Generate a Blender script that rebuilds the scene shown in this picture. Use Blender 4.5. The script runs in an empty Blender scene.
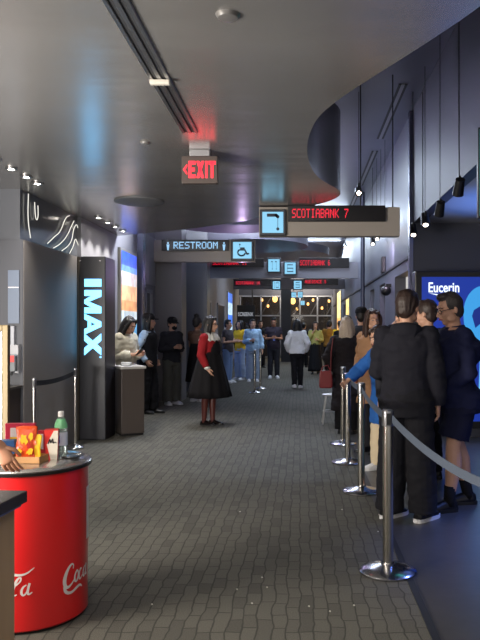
import bpy, bmesh, math, random
from mathutils import Vector, Matrix, noise
R = math.radians
PI = math.pi
random.seed(7)
SC = bpy.context.scene
COL = SC.collection

def lin(c):
    return tuple((v/12.92 if v <= .04045 else ((v+.055)/1.055)**2.4) for v in [x/255 for x in c])

# ------------------------------------------------------------------ camera
F = 700.0
cd = bpy.data.cameras.new('camera')
cam = bpy.data.objects.new('camera', cd)
COL.objects.link(cam)
cam.location = (0, 0, 1.5)
cam.rotation_euler = (R(90), 0, 0)
cd.sensor_fit = 'VERTICAL'
cd.sensor_height = 32
cd.lens = 32*F/640
cd.shift_x = -60/640
cd.shift_y = 8/640
cd.clip_start = .05
SC.camera = cam

# ------------------------------------------------------------------ world, lights, exposure
SC.view_settings.view_transform = 'Standard'
SC.view_settings.look = 'None'
SC.view_settings.gamma = 1
SC.view_settings.use_curve_mapping = False
SC.view_settings.exposure = 1.0
w = bpy.data.worlds.new('world')
SC.world = w
w.use_nodes = True
w.node_tree.nodes['Background'].inputs[0].default_value = (.58, .56, .54, 1)
w.node_tree.nodes['Background'].inputs[1].default_value = .52

def area(loc, target, size, col, watt, sy=None):
    l = bpy.data.lights.new('area_light', 'AREA')
    l.energy = watt
    l.color = col
    l.size = size
    if sy:
        l.shape = 'RECTANGLE'
        l.size_y = sy
    o = bpy.data.objects.new('area_light', l)
    COL.objects.link(o)
    o.location = loc
    d = Vector(target)-Vector(loc)
    o.rotation_euler = d.to_track_quat('-Z', 'Y').to_euler()
    return o

def spot(loc, target, col, watt, ang=70, blend=.6, rad=.03):
    l = bpy.data.lights.new('spot_light', 'SPOT')
    l.energy = watt
    l.color = col
    l.spot_size = R(ang)
    l.spot_blend = blend
    l.shadow_soft_size = rad
    o = bpy.data.objects.new('spot_light', l)
    COL.objects.link(o)
    o.location = loc
    d = Vector(target)-Vector(loc)
    o.rotation_euler = d.to_track_quat('-Z', 'Y').to_euler()
    return o

WARM = (1, .86, .68)
COOL = (.72, .84, 1)
area((-3.9, 2.2, 1.9), (-1.2, 4.2, 2.0), 1.6, WARM, 70)           # concession counter glow, left
area((-3.4, 2.6, 1.0), (-2.6, 4.2, 3.0), 1.2, (1, .97, .93), 170)     # added uplight, brightens the low ceiling at left
area((-.6, .2, 2.95), (-.4, 2.6, 0), 2.0, (1, .93, .84), 60)        # added fill above the camera for the backs of the people
spot((3.0, 5.2, 2.95), (2.25, 4.7, 0), (.16, .28, 1), 900, 62, .9, .3)       # blue lobby lighting, right
spot((2.7, 3.8, .5), (1.5, 3.0, 3.0), (.16, .28, 1), 260, 46, .9, .3)
area((-.4, 13.6, 4.5), (-.4, 13.2, 0), 1.6, COOL, 70)
spot((3.1, 8.0, .9), (2.7, 8.2, 3.0), (.16, .34, 1), 260, 62, .8, .3)
area((-1.3, 11.9, 4.3), (-2.6, 13.6, 1.2), .9, (.86, .91, 1), 260)  # added light, brightens the attendants and the left wall
area((0, 19, 4.5), (0, 18, 0), 2.6, COOL, 150)
area((0, 26, 4.5), (0, 25, 0), 3.0, COOL, 170)
area((0, 33, 4.2), (0, 35.5, 1.5), 2.4, WARM, 110)
spot((-1.3, 15.8, 2.7), (-1.0, 14.0, 3.5), (.75, .55, 1), 16, 120)

# ------------------------------------------------------------------ materials
MATS = {}
def mat(name, rgb, rough=.6, metal=0, emit=0, ecol=None, spec=.5, bump=0, bscale=60, var=0, coat=0, alpha=1, trans=0):
    if name in MATS:
        return MATS[name]
    m = bpy.data.materials.new(name)
    m.use_nodes = True
    nt = m.node_tree
    b = nt.nodes['Principled BSDF']
    c = lin(rgb)
    b.inputs['Base Color'].default_value = (*c, 1)
    b.inputs['Roughness'].default_value = rough
    b.inputs['Metallic'].default_value = metal
    b.inputs['Specular IOR Level'].default_value = spec
    b.inputs['Coat Weight'].default_value = coat
    if trans:
        b.inputs['Transmission Weight'].default_value = trans
        b.inputs['IOR'].default_value = 1.33
    if alpha < 1:
        b.inputs['Alpha'].default_value = alpha
    if emit:
        e = lin(ecol or rgb)
        b.inputs['Emission Color'].default_value = (*e, 1)
        b.inputs['Emission Strength'].default_value = emit
    tc = nt.nodes.new('ShaderNodeTexCoord')
    nz = nt.nodes.new('ShaderNodeTexNoise')
    nz.inputs['Scale'].default_value = bscale
    nz.inputs['Detail'].default_value = 3
    nt.links.new(tc.outputs['Object'], nz.inputs['Vector'])
    mx = nt.nodes.new('ShaderNodeMixRGB')
    mx.blend_type = 'MULTIPLY'
    mx.inputs[0].default_value = max(var, .08)
    mx.inputs[1].default_value = (*c, 1)
    nt.links.new(nz.outputs['Fac'], mx.inputs[2])
    nt.links.new(mx.outputs[0], b.inputs['Base Color'])
    if bump:
        bp = nt.nodes.new('ShaderNodeBump')
        bp.inputs['Strength'].default_value = bump
        bp.inputs['Distance'].default_value = .01
        nt.links.new(nz.outputs['Fac'], bp.inputs['Height'])
        nt.links.new(bp.outputs[0], b.inputs['Normal'])
    MATS[name] = m
    return m

def glow(name, rgb, s):
    return mat(name, (10, 10, 10), .4, emit=s*.6, ecol=rgb)

# ------------------------------------------------------------------ mesh builder
class MB:
    def __init__(self):
        self.bm = bmesh.new()
    def poly(self, vs):
        try:
            return self.bm.faces.new([self.bm.verts.new(v) for v in vs])
        except ValueError:
            pass
    def box(self, x0, x1, y0, y1, z0, z1):
        v = [self.bm.verts.new(p) for p in ((x0,y0,z0),(x1,y0,z0),(x1,y1,z0),(x0,y1,z0),(x0,y0,z1),(x1,y0,z1),(x1,y1,z1),(x0,y1,z1))]
        for f in ((0,3,2,1),(4,5,6,7),(0,1,5,4),(1,2,6,5),(2,3,7,6),(3,0,4,7)):
            self.bm.faces.new([v[i] for i in f])
        return self
    def bar(self, a, b, wx, wy=None):       # rectangular bar along a->b
        a, b = Vector(a), Vector(b)
        d = (b-a).normalized()
        u = Vector((0,0,1)) if abs(d.z) < .9 else Vector((0,1,0))
        s = d.cross(u).normalized(); t = s.cross(d).normalized()
        wy = wy or wx
        rings = [[p+s*i*wx/2+t*j*wy/2 for i, j in ((-1,-1),(1,-1),(1,1),(-1,1))] for p in (a, b)]
        return self.rings(rings)
    def rings(self, rs, cap=True, close=False):
        vv = [[self.bm.verts.new(p) for p in r] for r in rs]
        n = len(vv[0])
        seq = list(range(len(vv)-1))
        for i in seq:
            for k in range(n):
                try: self.bm.faces.new((vv[i][k], vv[i][(k+1)%n], vv[i+1][(k+1)%n], vv[i+1][k]))
                except ValueError: pass
        if close:
            for k in range(n):
                self.bm.faces.new((vv[-1][k], vv[-1][(k+1)%n], vv[0][(k+1)%n], vv[0][k]))
        elif cap:
            self.bm.faces.new(vv[0][::-1]); self.bm.faces.new(vv[-1])
        return self
    def tube(self, pts, rad, n=12, flat=True, closed=False):
        pts = [Vector(p) for p in pts]
        if not isinstance(rad, (list, tuple)): rad = [rad]*len(pts)
        rs = []
        prev = None
        for i, p in enumerate(pts):
            if closed: d = pts[(i+1)%len(pts)]-pts[i-1]
            elif i == 0: d = pts[1]-p
            elif i == len(pts)-1: d = p-pts[i-1]
            else: d = (pts[i+1]-p).normalized()+(p-pts[i-1]).normalized()
            if d.length < 1e-7: d = Vector((0,0,1))
            d.normalize()
            if prev is None:
                u = Vector((0,0,1)) if abs(d.z) < .9 else Vector((0,1,0))
                s = d.cross(u).normalized()
            else:
                s = (prev-d*prev.dot(d)).normalized()
            prev = s
            t = d.cross(s)
            if not flat and i == 0:
                for q in (.95, .7, .35):
                    rs.append([p-d*rad[i]*q+(s*math.cos(a)+t*math.sin(a))*rad[i]*math.sqrt(1-q*q) for a in [2*PI*k/n for k in range(n)]])
            rs.append([p+(s*math.cos(a)+t*math.sin(a))*rad[i] for a in [2*PI*k/n for k in range(n)]])
            if not flat and i == len(pts)-1:
                for q in (.35, .7, .95):
                    rs.append([p+d*rad[i]*q+(s*math.cos(a)+t*math.sin(a))*rad[i]*math.sqrt(1-q*q) for a in [2*PI*k/n for k in range(n)]])
        return self.rings(rs, close=closed)
    def ell(self, c, r, n=16, m=10):
        if not isinstance(r, (list, tuple)): r = (r, r, r)
        rs = []
        for i in range(m+1):
            ph = -PI/2+PI*(i+.5*(i == 0)*.2-.5*(i == m)*.2)/m
            rs.append([(c[0]+r[0]*math.cos(ph)*math.cos(2*PI*k/n), c[1]+r[1]*math.cos(ph)*math.sin(2*PI*k/n), c[2]+r[2]*math.sin(ph)) for k in range(n)])
        return self.rings(rs)
    def lathe(self, prof, c=(0,0,0), n=32):
        rs = [[(c[0]+r*math.cos(2*PI*k/n), c[1]+r*math.sin(2*PI*k/n), c[2]+z) for k in range(n)] for r, z in prof]
        return self.rings(rs)
    def prism(self, pts, h, fn):            # 2-D outline -> fn(u, v, depth)
        a = [self.bm.verts.new(fn(u, v, 0)) for u, v in pts]
        b = [self.bm.verts.new(fn(u, v, h)) for u, v in pts]
        n = len(pts)
        self.bm.faces.new(a[::-1]); self.bm.faces.new(b)
        for k in range(n): self.bm.faces.new((a[k], a[(k+1)%n], b[(k+1)%n], b[k]))
        return self
    def merge(self, me, mx=None):
        self.bm.from_mesh(me)
        return self
    def xf(self, f):
        for v in self.bm.verts: v.co = f(v.co)
        return self
    def mesh(self, name, m, smooth=False, bevel=0, ang=40):
        bmesh.ops.recalc_face_normals(self.bm, faces=self.bm.faces)
        me = bpy.data.meshes.new(name)
        self.bm.to_mesh(me); self.bm.free()
        if m: me.materials.append(m)
        if smooth:
            me.polygons.foreach_set('use_smooth', [True]*len(me.polygons))
        return me
    def build(self, name, m, parent=None, smooth=False, bevel=0):
        me = self.mesh(name, m, smooth)
        o = bpy.data.objects.new(name, me)
        COL.objects.link(o)
        if parent: o.parent = parent
        if bevel:
            md = o.modifiers.new('bevel', 'BEVEL'); md.width = bevel; md.segments = 2; md.limit_method = 'ANGLE'
        if smooth and smooth != 'all':
            try: me.set_sharp_from_angle(angle=R(38))
            except Exception: pass
        return o

def tag(o, label=None, cat=None, group=None, kind=None):
    if label: o['label'] = label
    if cat: o['category'] = cat
    if group: o['group'] = group
    if kind: o['kind'] = kind
    return o
def empty(name, loc, label, cat, group=None, rz=0):
    o = bpy.data.objects.new(name, None)
    o.empty_display_size = .1
    COL.objects.link(o)
    o.location = loc; o.rotation_euler = (0, 0, rz)
    return tag(o, label, cat, group)
def struct(name, mb, m, smooth=False):
    return tag(mb.build(name, m, smooth=smooth), kind='structure')
def dup(o, parent=None):
    c = o.copy(); COL.objects.link(c)
    if parent: c.parent = parent
    for ch in list(o.children):
        dup(ch, c)
    return c
def P(px, py, Y):                    # a point of the place seen at distance Y
    return Vector(((px-300)*Y/F, Y, 1.5+(328-py)*Y/F))
def X_(px, Y): return (px-300)*Y/F

# ------------------------------------------------------------------ surface materials
def carpet_mat():
    m = bpy.data.materials.new('carpet_brick'); m.use_nodes = True
    nt = m.node_tree; N = nt.nodes; L = nt.links
    b = N['Principled BSDF']; b.inputs['Roughness'].default_value = .85; b.inputs['Specular IOR Level'].default_value = .35
    tc = N.new('ShaderNodeTexCoord')
    n1 = N.new('ShaderNodeTexNoise'); n1.inputs['Scale'].default_value = 5; n1.inputs['Detail'].default_value = 2
    L.new(tc.outputs['Object'], n1.inputs['Vector'])
    sb = N.new('ShaderNodeVectorMath'); sb.operation = 'SUBTRACT'; sb.inputs[1].default_value = (.5, .5, .5)
    L.new(n1.outputs['Color'], sb.inputs[0])
    sc_ = N.new('ShaderNodeVectorMath'); sc_.operation = 'SCALE'; sc_.inputs['Scale'].default_value = .055
    L.new(sb.outputs[0], sc_.inputs[0])
    ad = N.new('ShaderNodeVectorMath'); ad.operation = 'ADD'
    L.new(tc.outputs['Object'], ad.inputs[0]); L.new(sc_.outputs[0], ad.inputs[1])
    mp = N.new('ShaderNodeMapping'); mp.inputs['Rotation'].default_value = (0, 0, R(90))
    L.new(ad.outputs[0], mp.inputs['Vector'])
    br = N.new('ShaderNodeTexBrick')
    br.inputs['Scale'].default_value = 1
    br.inputs['Brick Width'].default_value = .15; br.inputs['Row Height'].default_value = .073
    br.inputs['Mortar Size'].default_value = .007; br.inputs['Mortar Smooth'].default_value = .9
    br.inputs['Bias'].default_value = -.55; br.offset = .37; br.squash = 1.6; br.squash_frequency = 3
    br.inputs['Color1'].default_value = (*lin((96, 94, 86)), 1)
    br.inputs['Color2'].default_value = (*lin((60, 59, 55)), 1)
    br.inputs['Mortar'].default_value = (*lin((58, 57, 53)), 1)
    L.new(mp.outputs[0], br.inputs['Vector'])
    n2 = N.new('ShaderNodeTexNoise'); n2.inputs['Scale'].default_value = 190; n2.inputs['Detail'].default_value = 2
    L.new(tc.outputs['Object'], n2.inputs['Vector'])
    rp = N.new('ShaderNodeValToRGB'); rp.color_ramp.elements[0].position = .3; rp.color_ramp.elements[0].color = (.45, .45, .45, 1)
    rp.color_ramp.elements[1].position = .7; rp.color_ramp.elements[1].color = (1.25, 1.25, 1.25, 1)
    L.new(n2.outputs['Fac'], rp.inputs[0])
    mx = N.new('ShaderNodeMixRGB'); mx.blend_type = 'MULTIPLY'; mx.inputs[0].default_value = .8
    L.new(br.outputs['Color'], mx.inputs[1]); L.new(rp.outputs[0], mx.inputs[2])
    L.new(mx.outputs[0], b.inputs['Base Color'])
    bp = N.new('ShaderNodeBump'); bp.inputs['Strength'].default_value = .5; bp.inputs['Distance'].default_value = .004
    L.new(mx.outputs[0], bp.inputs['Height']); L.new(bp.outputs[0], b.inputs['Normal'])
    return m
def wavy_mat(name, rgb, rough, metal, scale, strength, stretch=(1, 1, 1), dist=.02):
    m = bpy.data.materials.new(name); m.use_nodes = True
    nt = m.node_tree; N = nt.nodes; L = nt.links
    b = N['Principled BSDF']; b.inputs['Roughness'].default_value = rough; b.inputs['Metallic'].default_value = metal
    tc = N.new('ShaderNodeTexCoord'); mp = N.new('ShaderNodeMapping'); mp.inputs['Scale'].default_value = stretch
    L.new(tc.outputs['Object'], mp.inputs['Vector'])
    nz = N.new('ShaderNodeTexNoise'); nz.inputs['Scale'].default_value = scale; nz.inputs['Detail'].default_value = 2
    L.new(mp.outputs[0], nz.inputs['Vector'])
    rp = N.new('ShaderNodeValToRGB')
    c = lin(rgb)
    rp.color_ramp.elements[0].color = (*[v*.82 for v in c], 1); rp.color_ramp.elements[1].color = (*[min(1, v*1.15) for v in c], 1)
    L.new(nz.outputs['Fac'], rp.inputs[0]); L.new(rp.outputs[0], b.inputs['Base Color'])
    bp = N.new('ShaderNodeBump'); bp.inputs['Strength'].default_value = strength; bp.inputs['Distance'].default_value = dist
    L.new(nz.outputs['Fac'], bp.inputs['Height']); L.new(bp.outputs[0], b.inputs['Normal'])
    return m
carpet = carpet_mat()
vinyl = wavy_mat('vinyl_floor', (70, 68, 66), .36, 0, 6, .12)
ceil_m = wavy_mat('satin_ceiling', (166, 163, 160), .25, .74, 1.4, .3, (.6, 1.6, 1), .03)
upper_m = wavy_mat('upper_ceiling', (138, 142, 156), .36, .55, 1.2, .5, (1, .5, 1), .04)
fascia_m = mat('fascia_paint', (50, 47, 44), .5)
wall_l = mat('wall_grey_left', (136, 136, 142), .5, bump=.05)
wall_r = mat('wall_grey_right', (92, 94, 108), .42, bump=.05)
bulk_m = mat('bulkhead_paint', (54, 54, 66), .5)
dark_m = mat('charcoal_panel', (132, 126, 122), .62, bump=.04)
dark2 = mat('dark_back_wall', (50, 52, 64), .55)
black = mat('black_plastic', (16, 16, 18), .4)
steel = mat('polished_steel', (205, 205, 210), .16, 1)
brush = mat('brushed_steel', (175, 175, 178), .34, 1)
lilac = mat('lilac_soffit', (172, 160, 190), .5)
trim_m = mat('pale_trim', (150, 152, 160), .4)
taupe = mat('sign_beam_taupe', (150, 142, 134), .5)
belt_m = mat('slate_webbing', (74, 84, 100), .7, bump=.3, bscale=300)

# ------------------------------------------------------------------ the setting
struct('floor', MB().box(-7, .655, -2, 37, -.1, 0), carpet)
struct('floor', MB().box(.655, 1.62, 10.0, 37, -.1, 0), carpet)
struct('floor', MB().box(.655, 8, -2, 10.0, -.1, 0), vinyl)
struct('trim_1', MB().box(.635, .675, -2, 10.0, 0, .006), mat('rubber_strip', (34, 34, 38), .5))

curve = [(.95, 2.9), (.84, 3.28), (.66, 3.7), (.45, 4.15), (.26, 4.57), (.13, 4.95), (.07, 5.4), (.055, 5.85), (.08, 6.35), (.15, 6.86),
         (.27, 7.25), (.44, 7.62), (.46, 7.95), (.34, 8.3), (.15, 8.6), (-.2, 9.1), (-.58, 9.6), (-1.2, 10.2), (-1.8, 10.7), (-2.4, 11.05), (-2.97, 11.4)]
def smoothc(pts, it=2):
    for _ in range(it):
        q = [pts[0]]
        for a, b in zip(pts, pts[1:]):
            q += [(a[0]*.75+b[0]*.25, a[1]*.75+b[1]*.25), (a[0]*.25+b[0]*.75, a[1]*.25+b[1]*.75)]
        pts = q+[pts[-1]]
    return pts
outline = [(-7, -2), (4.5, -2), (2.6, .2), (1.5, 1.7)]+smoothc(curve)+[(-7, 11.4)]
struct('ceiling', MB().prism(outline, .9, lambda u, v, d: (u, v, 3.0+d)), ceil_m)
struct('ceiling', MB().box(-7, 1.62, -2, 37, 4.64, 4.8), upper_m)
struct('ceiling', MB().box(1.75, 8, -2, 10.1, 3.0, 3.15), mat('blue_lobby_ceiling', (150, 150, 160), .5))
# left side: enclosure with charcoal cladding
struct('wall_left', MB().box(-7, -2.97, 7.53, 9.375, 0, 2.45), dark_m)
struct('wall_left', MB().box(-7, -2.975, 7.515, 7.53, 0, 2.45), mat('blue_black_panel', (56, 58, 66), .5))
struct('wall_left', MB().box(-7, -3.02, 7.55, 9.5, 2.45, 3.0), wavy_mat('gloss_fascia', (96, 98, 104), .14, .2, 2.2, .4, (1, 1, .6)))
struct('wall_left', MB().box(-7, -2.97, 9.5, 37, 0, 4.64), wall_l)
struct('wall_left', MB().box(-7.1, -7, -2, 7.53, 0, 3.0), wall_l)
struct('baseboard_left', MB().box(-2.97, -2.95, 9.5, 35, 0, .12), mat('dark_skirting', (40, 40, 44), .4))
# right side: bulkhead, back wall, corridor wall with door openings
struct('wall_right', MB().box(1.615, 1.75, -2, 10.1, 3.0, 4.64), bulk_m)
struct('wall_back', MB().box(1.615, 8, 10.0, 10.2, 0, 3.15), dark2)
struct('wall_right', MB().box(8, 8.1, -2, 10.2, 0, 3.15), dark2)
openings = [(10.3, 11.9), (13.3, 14.2), (15.2, 16.1), (24, 26)]
y = 10.1
for a, b in openings+[(36, 37)]:
    if a-y > .01:
        struct('wall_right', MB().box(1.615, 1.8, y, a, 0, 2.36), wall_r)
    y = b
struct('wall_right', MB().box(1.615, 1.8, 10.1, 36, 2.36, 4.64), wall_r)
struct('wall_right', MB().box(2.6, 2.7, 10.2, 36, 0, 2.4), mat('recess_dark', (28, 28, 34), .6))
struct('baseboard_right', MB().box(1.6, 1.615, 16.1, 24, 0, .12), mat('dark_skirting', (40, 40, 44), .4))
struct('trim_2', MB().box(1.585, 1.615, 10.3, 36, 2.52, 2.56), mat('dark_skirting', (40, 40, 44), .4))
# vertical seams on bulkhead
for yy in (4.4, 7.1, 9.2):
    struct('trim_3', MB().box(1.607, 1.615, yy, yy+.02, 3.0, 4.6), black)
struct('trim_4', MB().box(1.56, 1.615, 9.98, 10.1, 0, 4.6), mat('corner_trim', (120, 124, 150), .25, .6))
struct('trim_4', MB().box(-2.975, -2.945, 9.33, 9.39, 0, 2.45), mat('corner_trim_dark', (96, 90, 82), .25, .6))
# end of the hall
struct('wall_back', MB().box(-2.97, 1.615, 36.4, 36.6, 0, 4.64), mat('end_wall', (52, 48, 50), .5))
struct('wall_back', MB().box(-2.97, 1.615, 34.0, 34.2, 3.1, 4.64), mat('end_header', (74, 78, 92), .5))
# pillar on the left, pipes
struct('wall_left', MB().box(-2.97, -2.42, 14.3, 14.9, 0, 4.64), mat('pillar_grey', (118, 116, 120), .45))
struct('wall_left', MB().box(-2.97, -2.2, 16.6, 17.1, 0, 4.64), mat('pillar_steel', (120, 122, 130), .3, .4))
struct('trim_5', MB().tube([(1.45, 16.2, 0), (1.45, 16.2, 4.64)], .05, 14), mat('pipe_dark', (70, 74, 92), .35, .3), True)
struct('trim_6', MB().box(-2.97, -2.86, 12.75, 12.95, 0, 4.64), mat('corner_trim', (120, 124, 150), .25, .6))
struct('trim_6', MB().box(-2.97, -2.86, 15.9, 16.1, 0, 4.64), mat('corner_trim', (120, 124, 150), .25, .6))
# centre pillar
struct('wall_centre', MB().box(-.84, -.40, 31, 31.44, 0, 4.64), mat('pillar_black', (26, 27, 34), .4))
# elliptical drop ceilings
def disc(cx, cy, rx, ry, z, h, m):
    pts = [(cx+rx*math.cos(2*PI*k/64), cy+ry*math.sin(2*PI*k/64)) for k in range(64)]
    return struct('ceiling', MB().prism(pts, h, lambda u, v, d: (u, v, z+d)), m)
disc(-1.35, 13.2, 1.3, 1.6, 3.5, .35, lilac)
disc(-1.15, 17.6, 1.35, 1.5, 3.55, .3, mat('grey_disc', (150, 150, 168), .45))
disc(-.9, 24, 1.9, 2.4, 3.95, .25, mat('grey_disc', (150, 150, 168), .45))
# window_1: the glazed end of the hall
wn = MB()
for x in (-2.9, -1.9, -.95, 0, .85, 1.58):
    wn.box(x-.035, x+.035, 34.05, 34.15, 0, 3.1)
for z in (.1, 2.1, 3.05): wn.box(-2.97, 1.615, 34.05, 34.15, z-.03, z+.03)
for k in range(5): wn.bar((-1.9+k*.8, 34.3, 2.15), (-1.4+k*.8, 34.3, 3.05), .05)
wobj = struct('window_1', wn, brush)
g = MB().box(-2.95, 1.6, 34.09, 34.11, .1, 3.05).build('glass', mat('tinted_glass', (50, 48, 50), .05, alpha=.35), wobj)
# windows along the left wall behind the attendants
for i, (a, b, z0, z1) in enumerate(((13.25, 13.85, .5, 2.25), (14.95, 15.6, .5, 2.25))):
    wf = MB()
    wf.box(-2.97, -2.91, a, a+.07, z0, z1); wf.box(-2.97, -2.91, b-.07, b, z0, z1)
    wf.box(-2.97, -2.91, a, b, z1-.07, z1); wf.box(-2.97, -2.91, a, b, z0, z0+.07)
    o = struct('window_%d' % (i+2), wf, trim_m)
    MB().box(-2.968, -2.955, a+.07, b-.07, z0+.07, z1-.07).build('glass', mat('blue_pane', (58, 66, 84), .1), o)
# panel above the windows and doors on the left
struct('trim_7', MB().box(-2.97, -2.93, 13.1, 14.2, 2.35, 3.3), mat('pale_panel', (150, 152, 158), .4))
def door(n, x, y0, y1, h, m):
    fr = MB(); s = .04 if x < 0 else -.04
    xa, xb = sorted((x, x+s))
    fr.box(xa, xb, y0, y0+.06, 0, h); fr.box(xa, xb, y1-.06, y1, 0, h); fr.box(xa, xb, y0, y1, h-.06, h)
    o = struct('door_%d' % n, fr, trim_m)
    xa, xb = sorted((x, x+s*.5))
    MB().box(xa, xb, y0+.06, y1-.06, .01, h-.06).build('door_leaf', m, o)
    hx = x+s*1.2
    MB().tube([(hx, (y0+y1)/2, .95), (hx, (y0+y1)/2, 1.25)], .015, 8).build('door_handle', brush, o)
    return o
door(1, -2.97, 21.3, 23.2, 2.4, mat('door_dark', (34, 34, 40), .4))
door(2, -2.97, 25, 27.2, 2.4, mat('door_dark', (34, 34, 40), .4))
door(3, 1.8, 13.3, 14.2, 2.3, mat('door_dark', (34, 34, 40), .4))
door(4, 1.8, 15.2, 16.1, 2.3, mat('door_dark', (34, 34, 40), .4))

# ------------------------------------------------------------------ ceiling fittings on the low ceiling
sl = empty('slot_diffuser', (-.84, 4.2, 3.0), 'long twin slot air diffuser running along the low ceiling before the exit sign', 'air vent')
q = MB(); q.box(-.06, -.04, -1.3, 1.15, -.012, 0); q.box(.04, .06, -1.3, 1.15, -.012, 0); q.box(-.012, .012, -1.3, 1.15, -.012, 0); q.build('rail', brush, sl)
q = MB(); q.box(-.04, -.012, -1.3, 1.15, -.004, 0); q.build('slot', mat('slot_grey', (46, 46, 48), .6), sl)
q = MB(); q.box(.012, .04, -1.3, 1.15, -.004, 0); q.build('slot', mat('slot_grey', (46, 46, 48), .6), sl)
MB().box(-.06, .06, -.02, .02, -.04, -.012).build('crosspiece', mat('cream_metal', (190, 184, 172), .4), sl, bevel=.006)
def round_thing(name, loc, r, label, cat, m, group=None):
    o = MB().lathe([(r*.2, 0), (r, 0), (r, -.012), (r*.8, -.03), (r*.45, -.034), (.002, -.034)], n=40).build(name, m, smooth=True)
    o.location = loc
    return tag(o, label, cat, group)
round_thing('ceiling_speaker', (-1.9, 8.27, 3.0), .29, 'wide flat round dark ceiling speaker on the low ceiling above the tall lit column', 'speaker', mat('speaker_grille', (84, 84, 86), .5))
round_thing('smoke_detector', (-.345, 3.35, 3.012), .06, 'pale round smoke detector on the ceiling at the top of the photo', 'smoke detector', mat('cream_plastic', (92, 90, 88), .4))
round_thing('sprinkler_cap', (-1.25, 5.65, 3.014), .04, 'small round sprinkler cap on the ceiling left of the exit sign', 'sprinkler', mat('cream_plastic', (92, 90, 88), .4))
# recessed downlights
DL = [(-2.70, 6.55), (-2.70, 6.90), (-2.71, 7.22), (-2.72, 9.45), (-2.72, 9.9), (-2.72, 10.3), (-2.72, 10.75), (-2.7, 6.2)]
names = ['second of the near left row of bright downlights, between two others', 'third of the near left row of bright downlights', 'last and farthest of the near left row of bright downlights',
         'nearest of the far left row of small downlights over the lit column', 'second of the far left row of small downlights', 'third of the far left row of small downlights', 'farthest of the far left row of small downlights', 'nearest of the left row of bright downlights, at the photo edge']
for (x, yy), nm in zip(DL, names):
    o = empty('downlight', (x, yy, 3.0), nm, 'ceiling light', 'downlights along the left edge of the ceiling')
    MB().lathe([(.03, -.002), (.055, -.002), (.055, -.016), (.036, -.02), (.03, -.004)], n=20).build('ring', brush, o, True)
    MB().lathe([(.001, -.006), (.034, -.006), (.03, -.014), (.001, -.018)], n=16).build('lens', glow('lamp_white', (255, 246, 232), 60), o, True)
    l = spot((x, yy, 2.96), (x-.15, yy, 0), (1, .95, .88), 26, 95)
# curved reflections on the glossy fascia, imitated by glowing tubes
def reflection_line(pts, label, col=(255, 252, 240), s=2.2, r=.008):
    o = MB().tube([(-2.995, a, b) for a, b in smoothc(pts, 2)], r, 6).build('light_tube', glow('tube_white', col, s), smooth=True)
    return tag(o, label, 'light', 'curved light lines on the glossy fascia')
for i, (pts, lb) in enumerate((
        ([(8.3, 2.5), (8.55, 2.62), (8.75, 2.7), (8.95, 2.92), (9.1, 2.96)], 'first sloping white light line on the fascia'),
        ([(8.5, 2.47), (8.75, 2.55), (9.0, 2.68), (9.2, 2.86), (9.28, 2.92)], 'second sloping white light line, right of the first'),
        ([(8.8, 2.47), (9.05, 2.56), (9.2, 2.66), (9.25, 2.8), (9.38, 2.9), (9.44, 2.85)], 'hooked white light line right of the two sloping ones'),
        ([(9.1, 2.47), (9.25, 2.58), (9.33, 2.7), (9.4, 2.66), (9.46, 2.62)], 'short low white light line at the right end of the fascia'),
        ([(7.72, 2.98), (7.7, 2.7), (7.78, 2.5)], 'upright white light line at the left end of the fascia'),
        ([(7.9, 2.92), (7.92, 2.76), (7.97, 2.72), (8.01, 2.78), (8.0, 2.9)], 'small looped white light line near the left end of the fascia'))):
    reflection_line(pts, lb, s=.9 if i < 4 else .3, r=.005)

# ------------------------------------------------------------------ lettering
PIX = {'S': '01111 10000 10000 01110 00001 00001 11110', 'C': '01111 10000 10000 10000 10000 10000 01111', 'O': '01110 10001 10001 10001 10001 10001 01110',
       'T': '11111 00100 00100 00100 00100 00100 00100', 'I': '01110 00100 00100 00100 00100 00100 01110', 'A': '01110 10001 10001 11111 10001 10001 10001',
       'B': '11110 10001 10001 11110 10001 10001 11110', 'N': '10001 11001 10101 10101 10011 10001 10001', 'K': '10001 10010 10100 11000 10100 10010 10001',
       'U': '10001 10001 10001 10001 10001 10001 01110', 'D': '11110 10001 10001 10001 10001 10001 11110', 'E': '11111 10000 10000 11110 10000 10000 11111',
       'R': '11110 10001 10001 11110 10100 10010 10001', 'M': '10001 11011 10101 10101 10001 10001 10001', 'X': '10001 10001 01010 00100 01010 10001 10001',
       '7': '11111 00001 00010 00100 00100 01000 01000', '6': '01110 10000 10000 11110 10001 10001 01110', '5': '11111 10000 11110 00001 00001 10001 01110',
       '1': '00100 01100 00100 00100 00100 00100 01110', '0': '01110 10001 10011 10101 11001 10001 01110', '8': '01110 10001 10001 01110 10001 10001 01110', '4': '00010 00110 01010 10010 11111 00010 00010', ' ': ' '.join(['00000']*7)}
def pixtext(s, x0, z0, y, h, wtot, gap=.12, d=.004):
    mb = MB(); n = len(s); pw = wtot/(n*6-1); ph = h/7
    for i, ch in enumerate(s):
        for r_, row in enumerate(PIX[ch].split()):
            for c_, b in enumerate(row):
                if b == '1':
                    xa = x0+(i*6+c_)*pw; za = z0+(6-r_)*ph
                    mb.box(xa+pw*gap/2, xa+pw*(1-gap/2), y-d, y, za+ph*gap/2, za+ph*(1-gap/2))
    return mb
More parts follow.
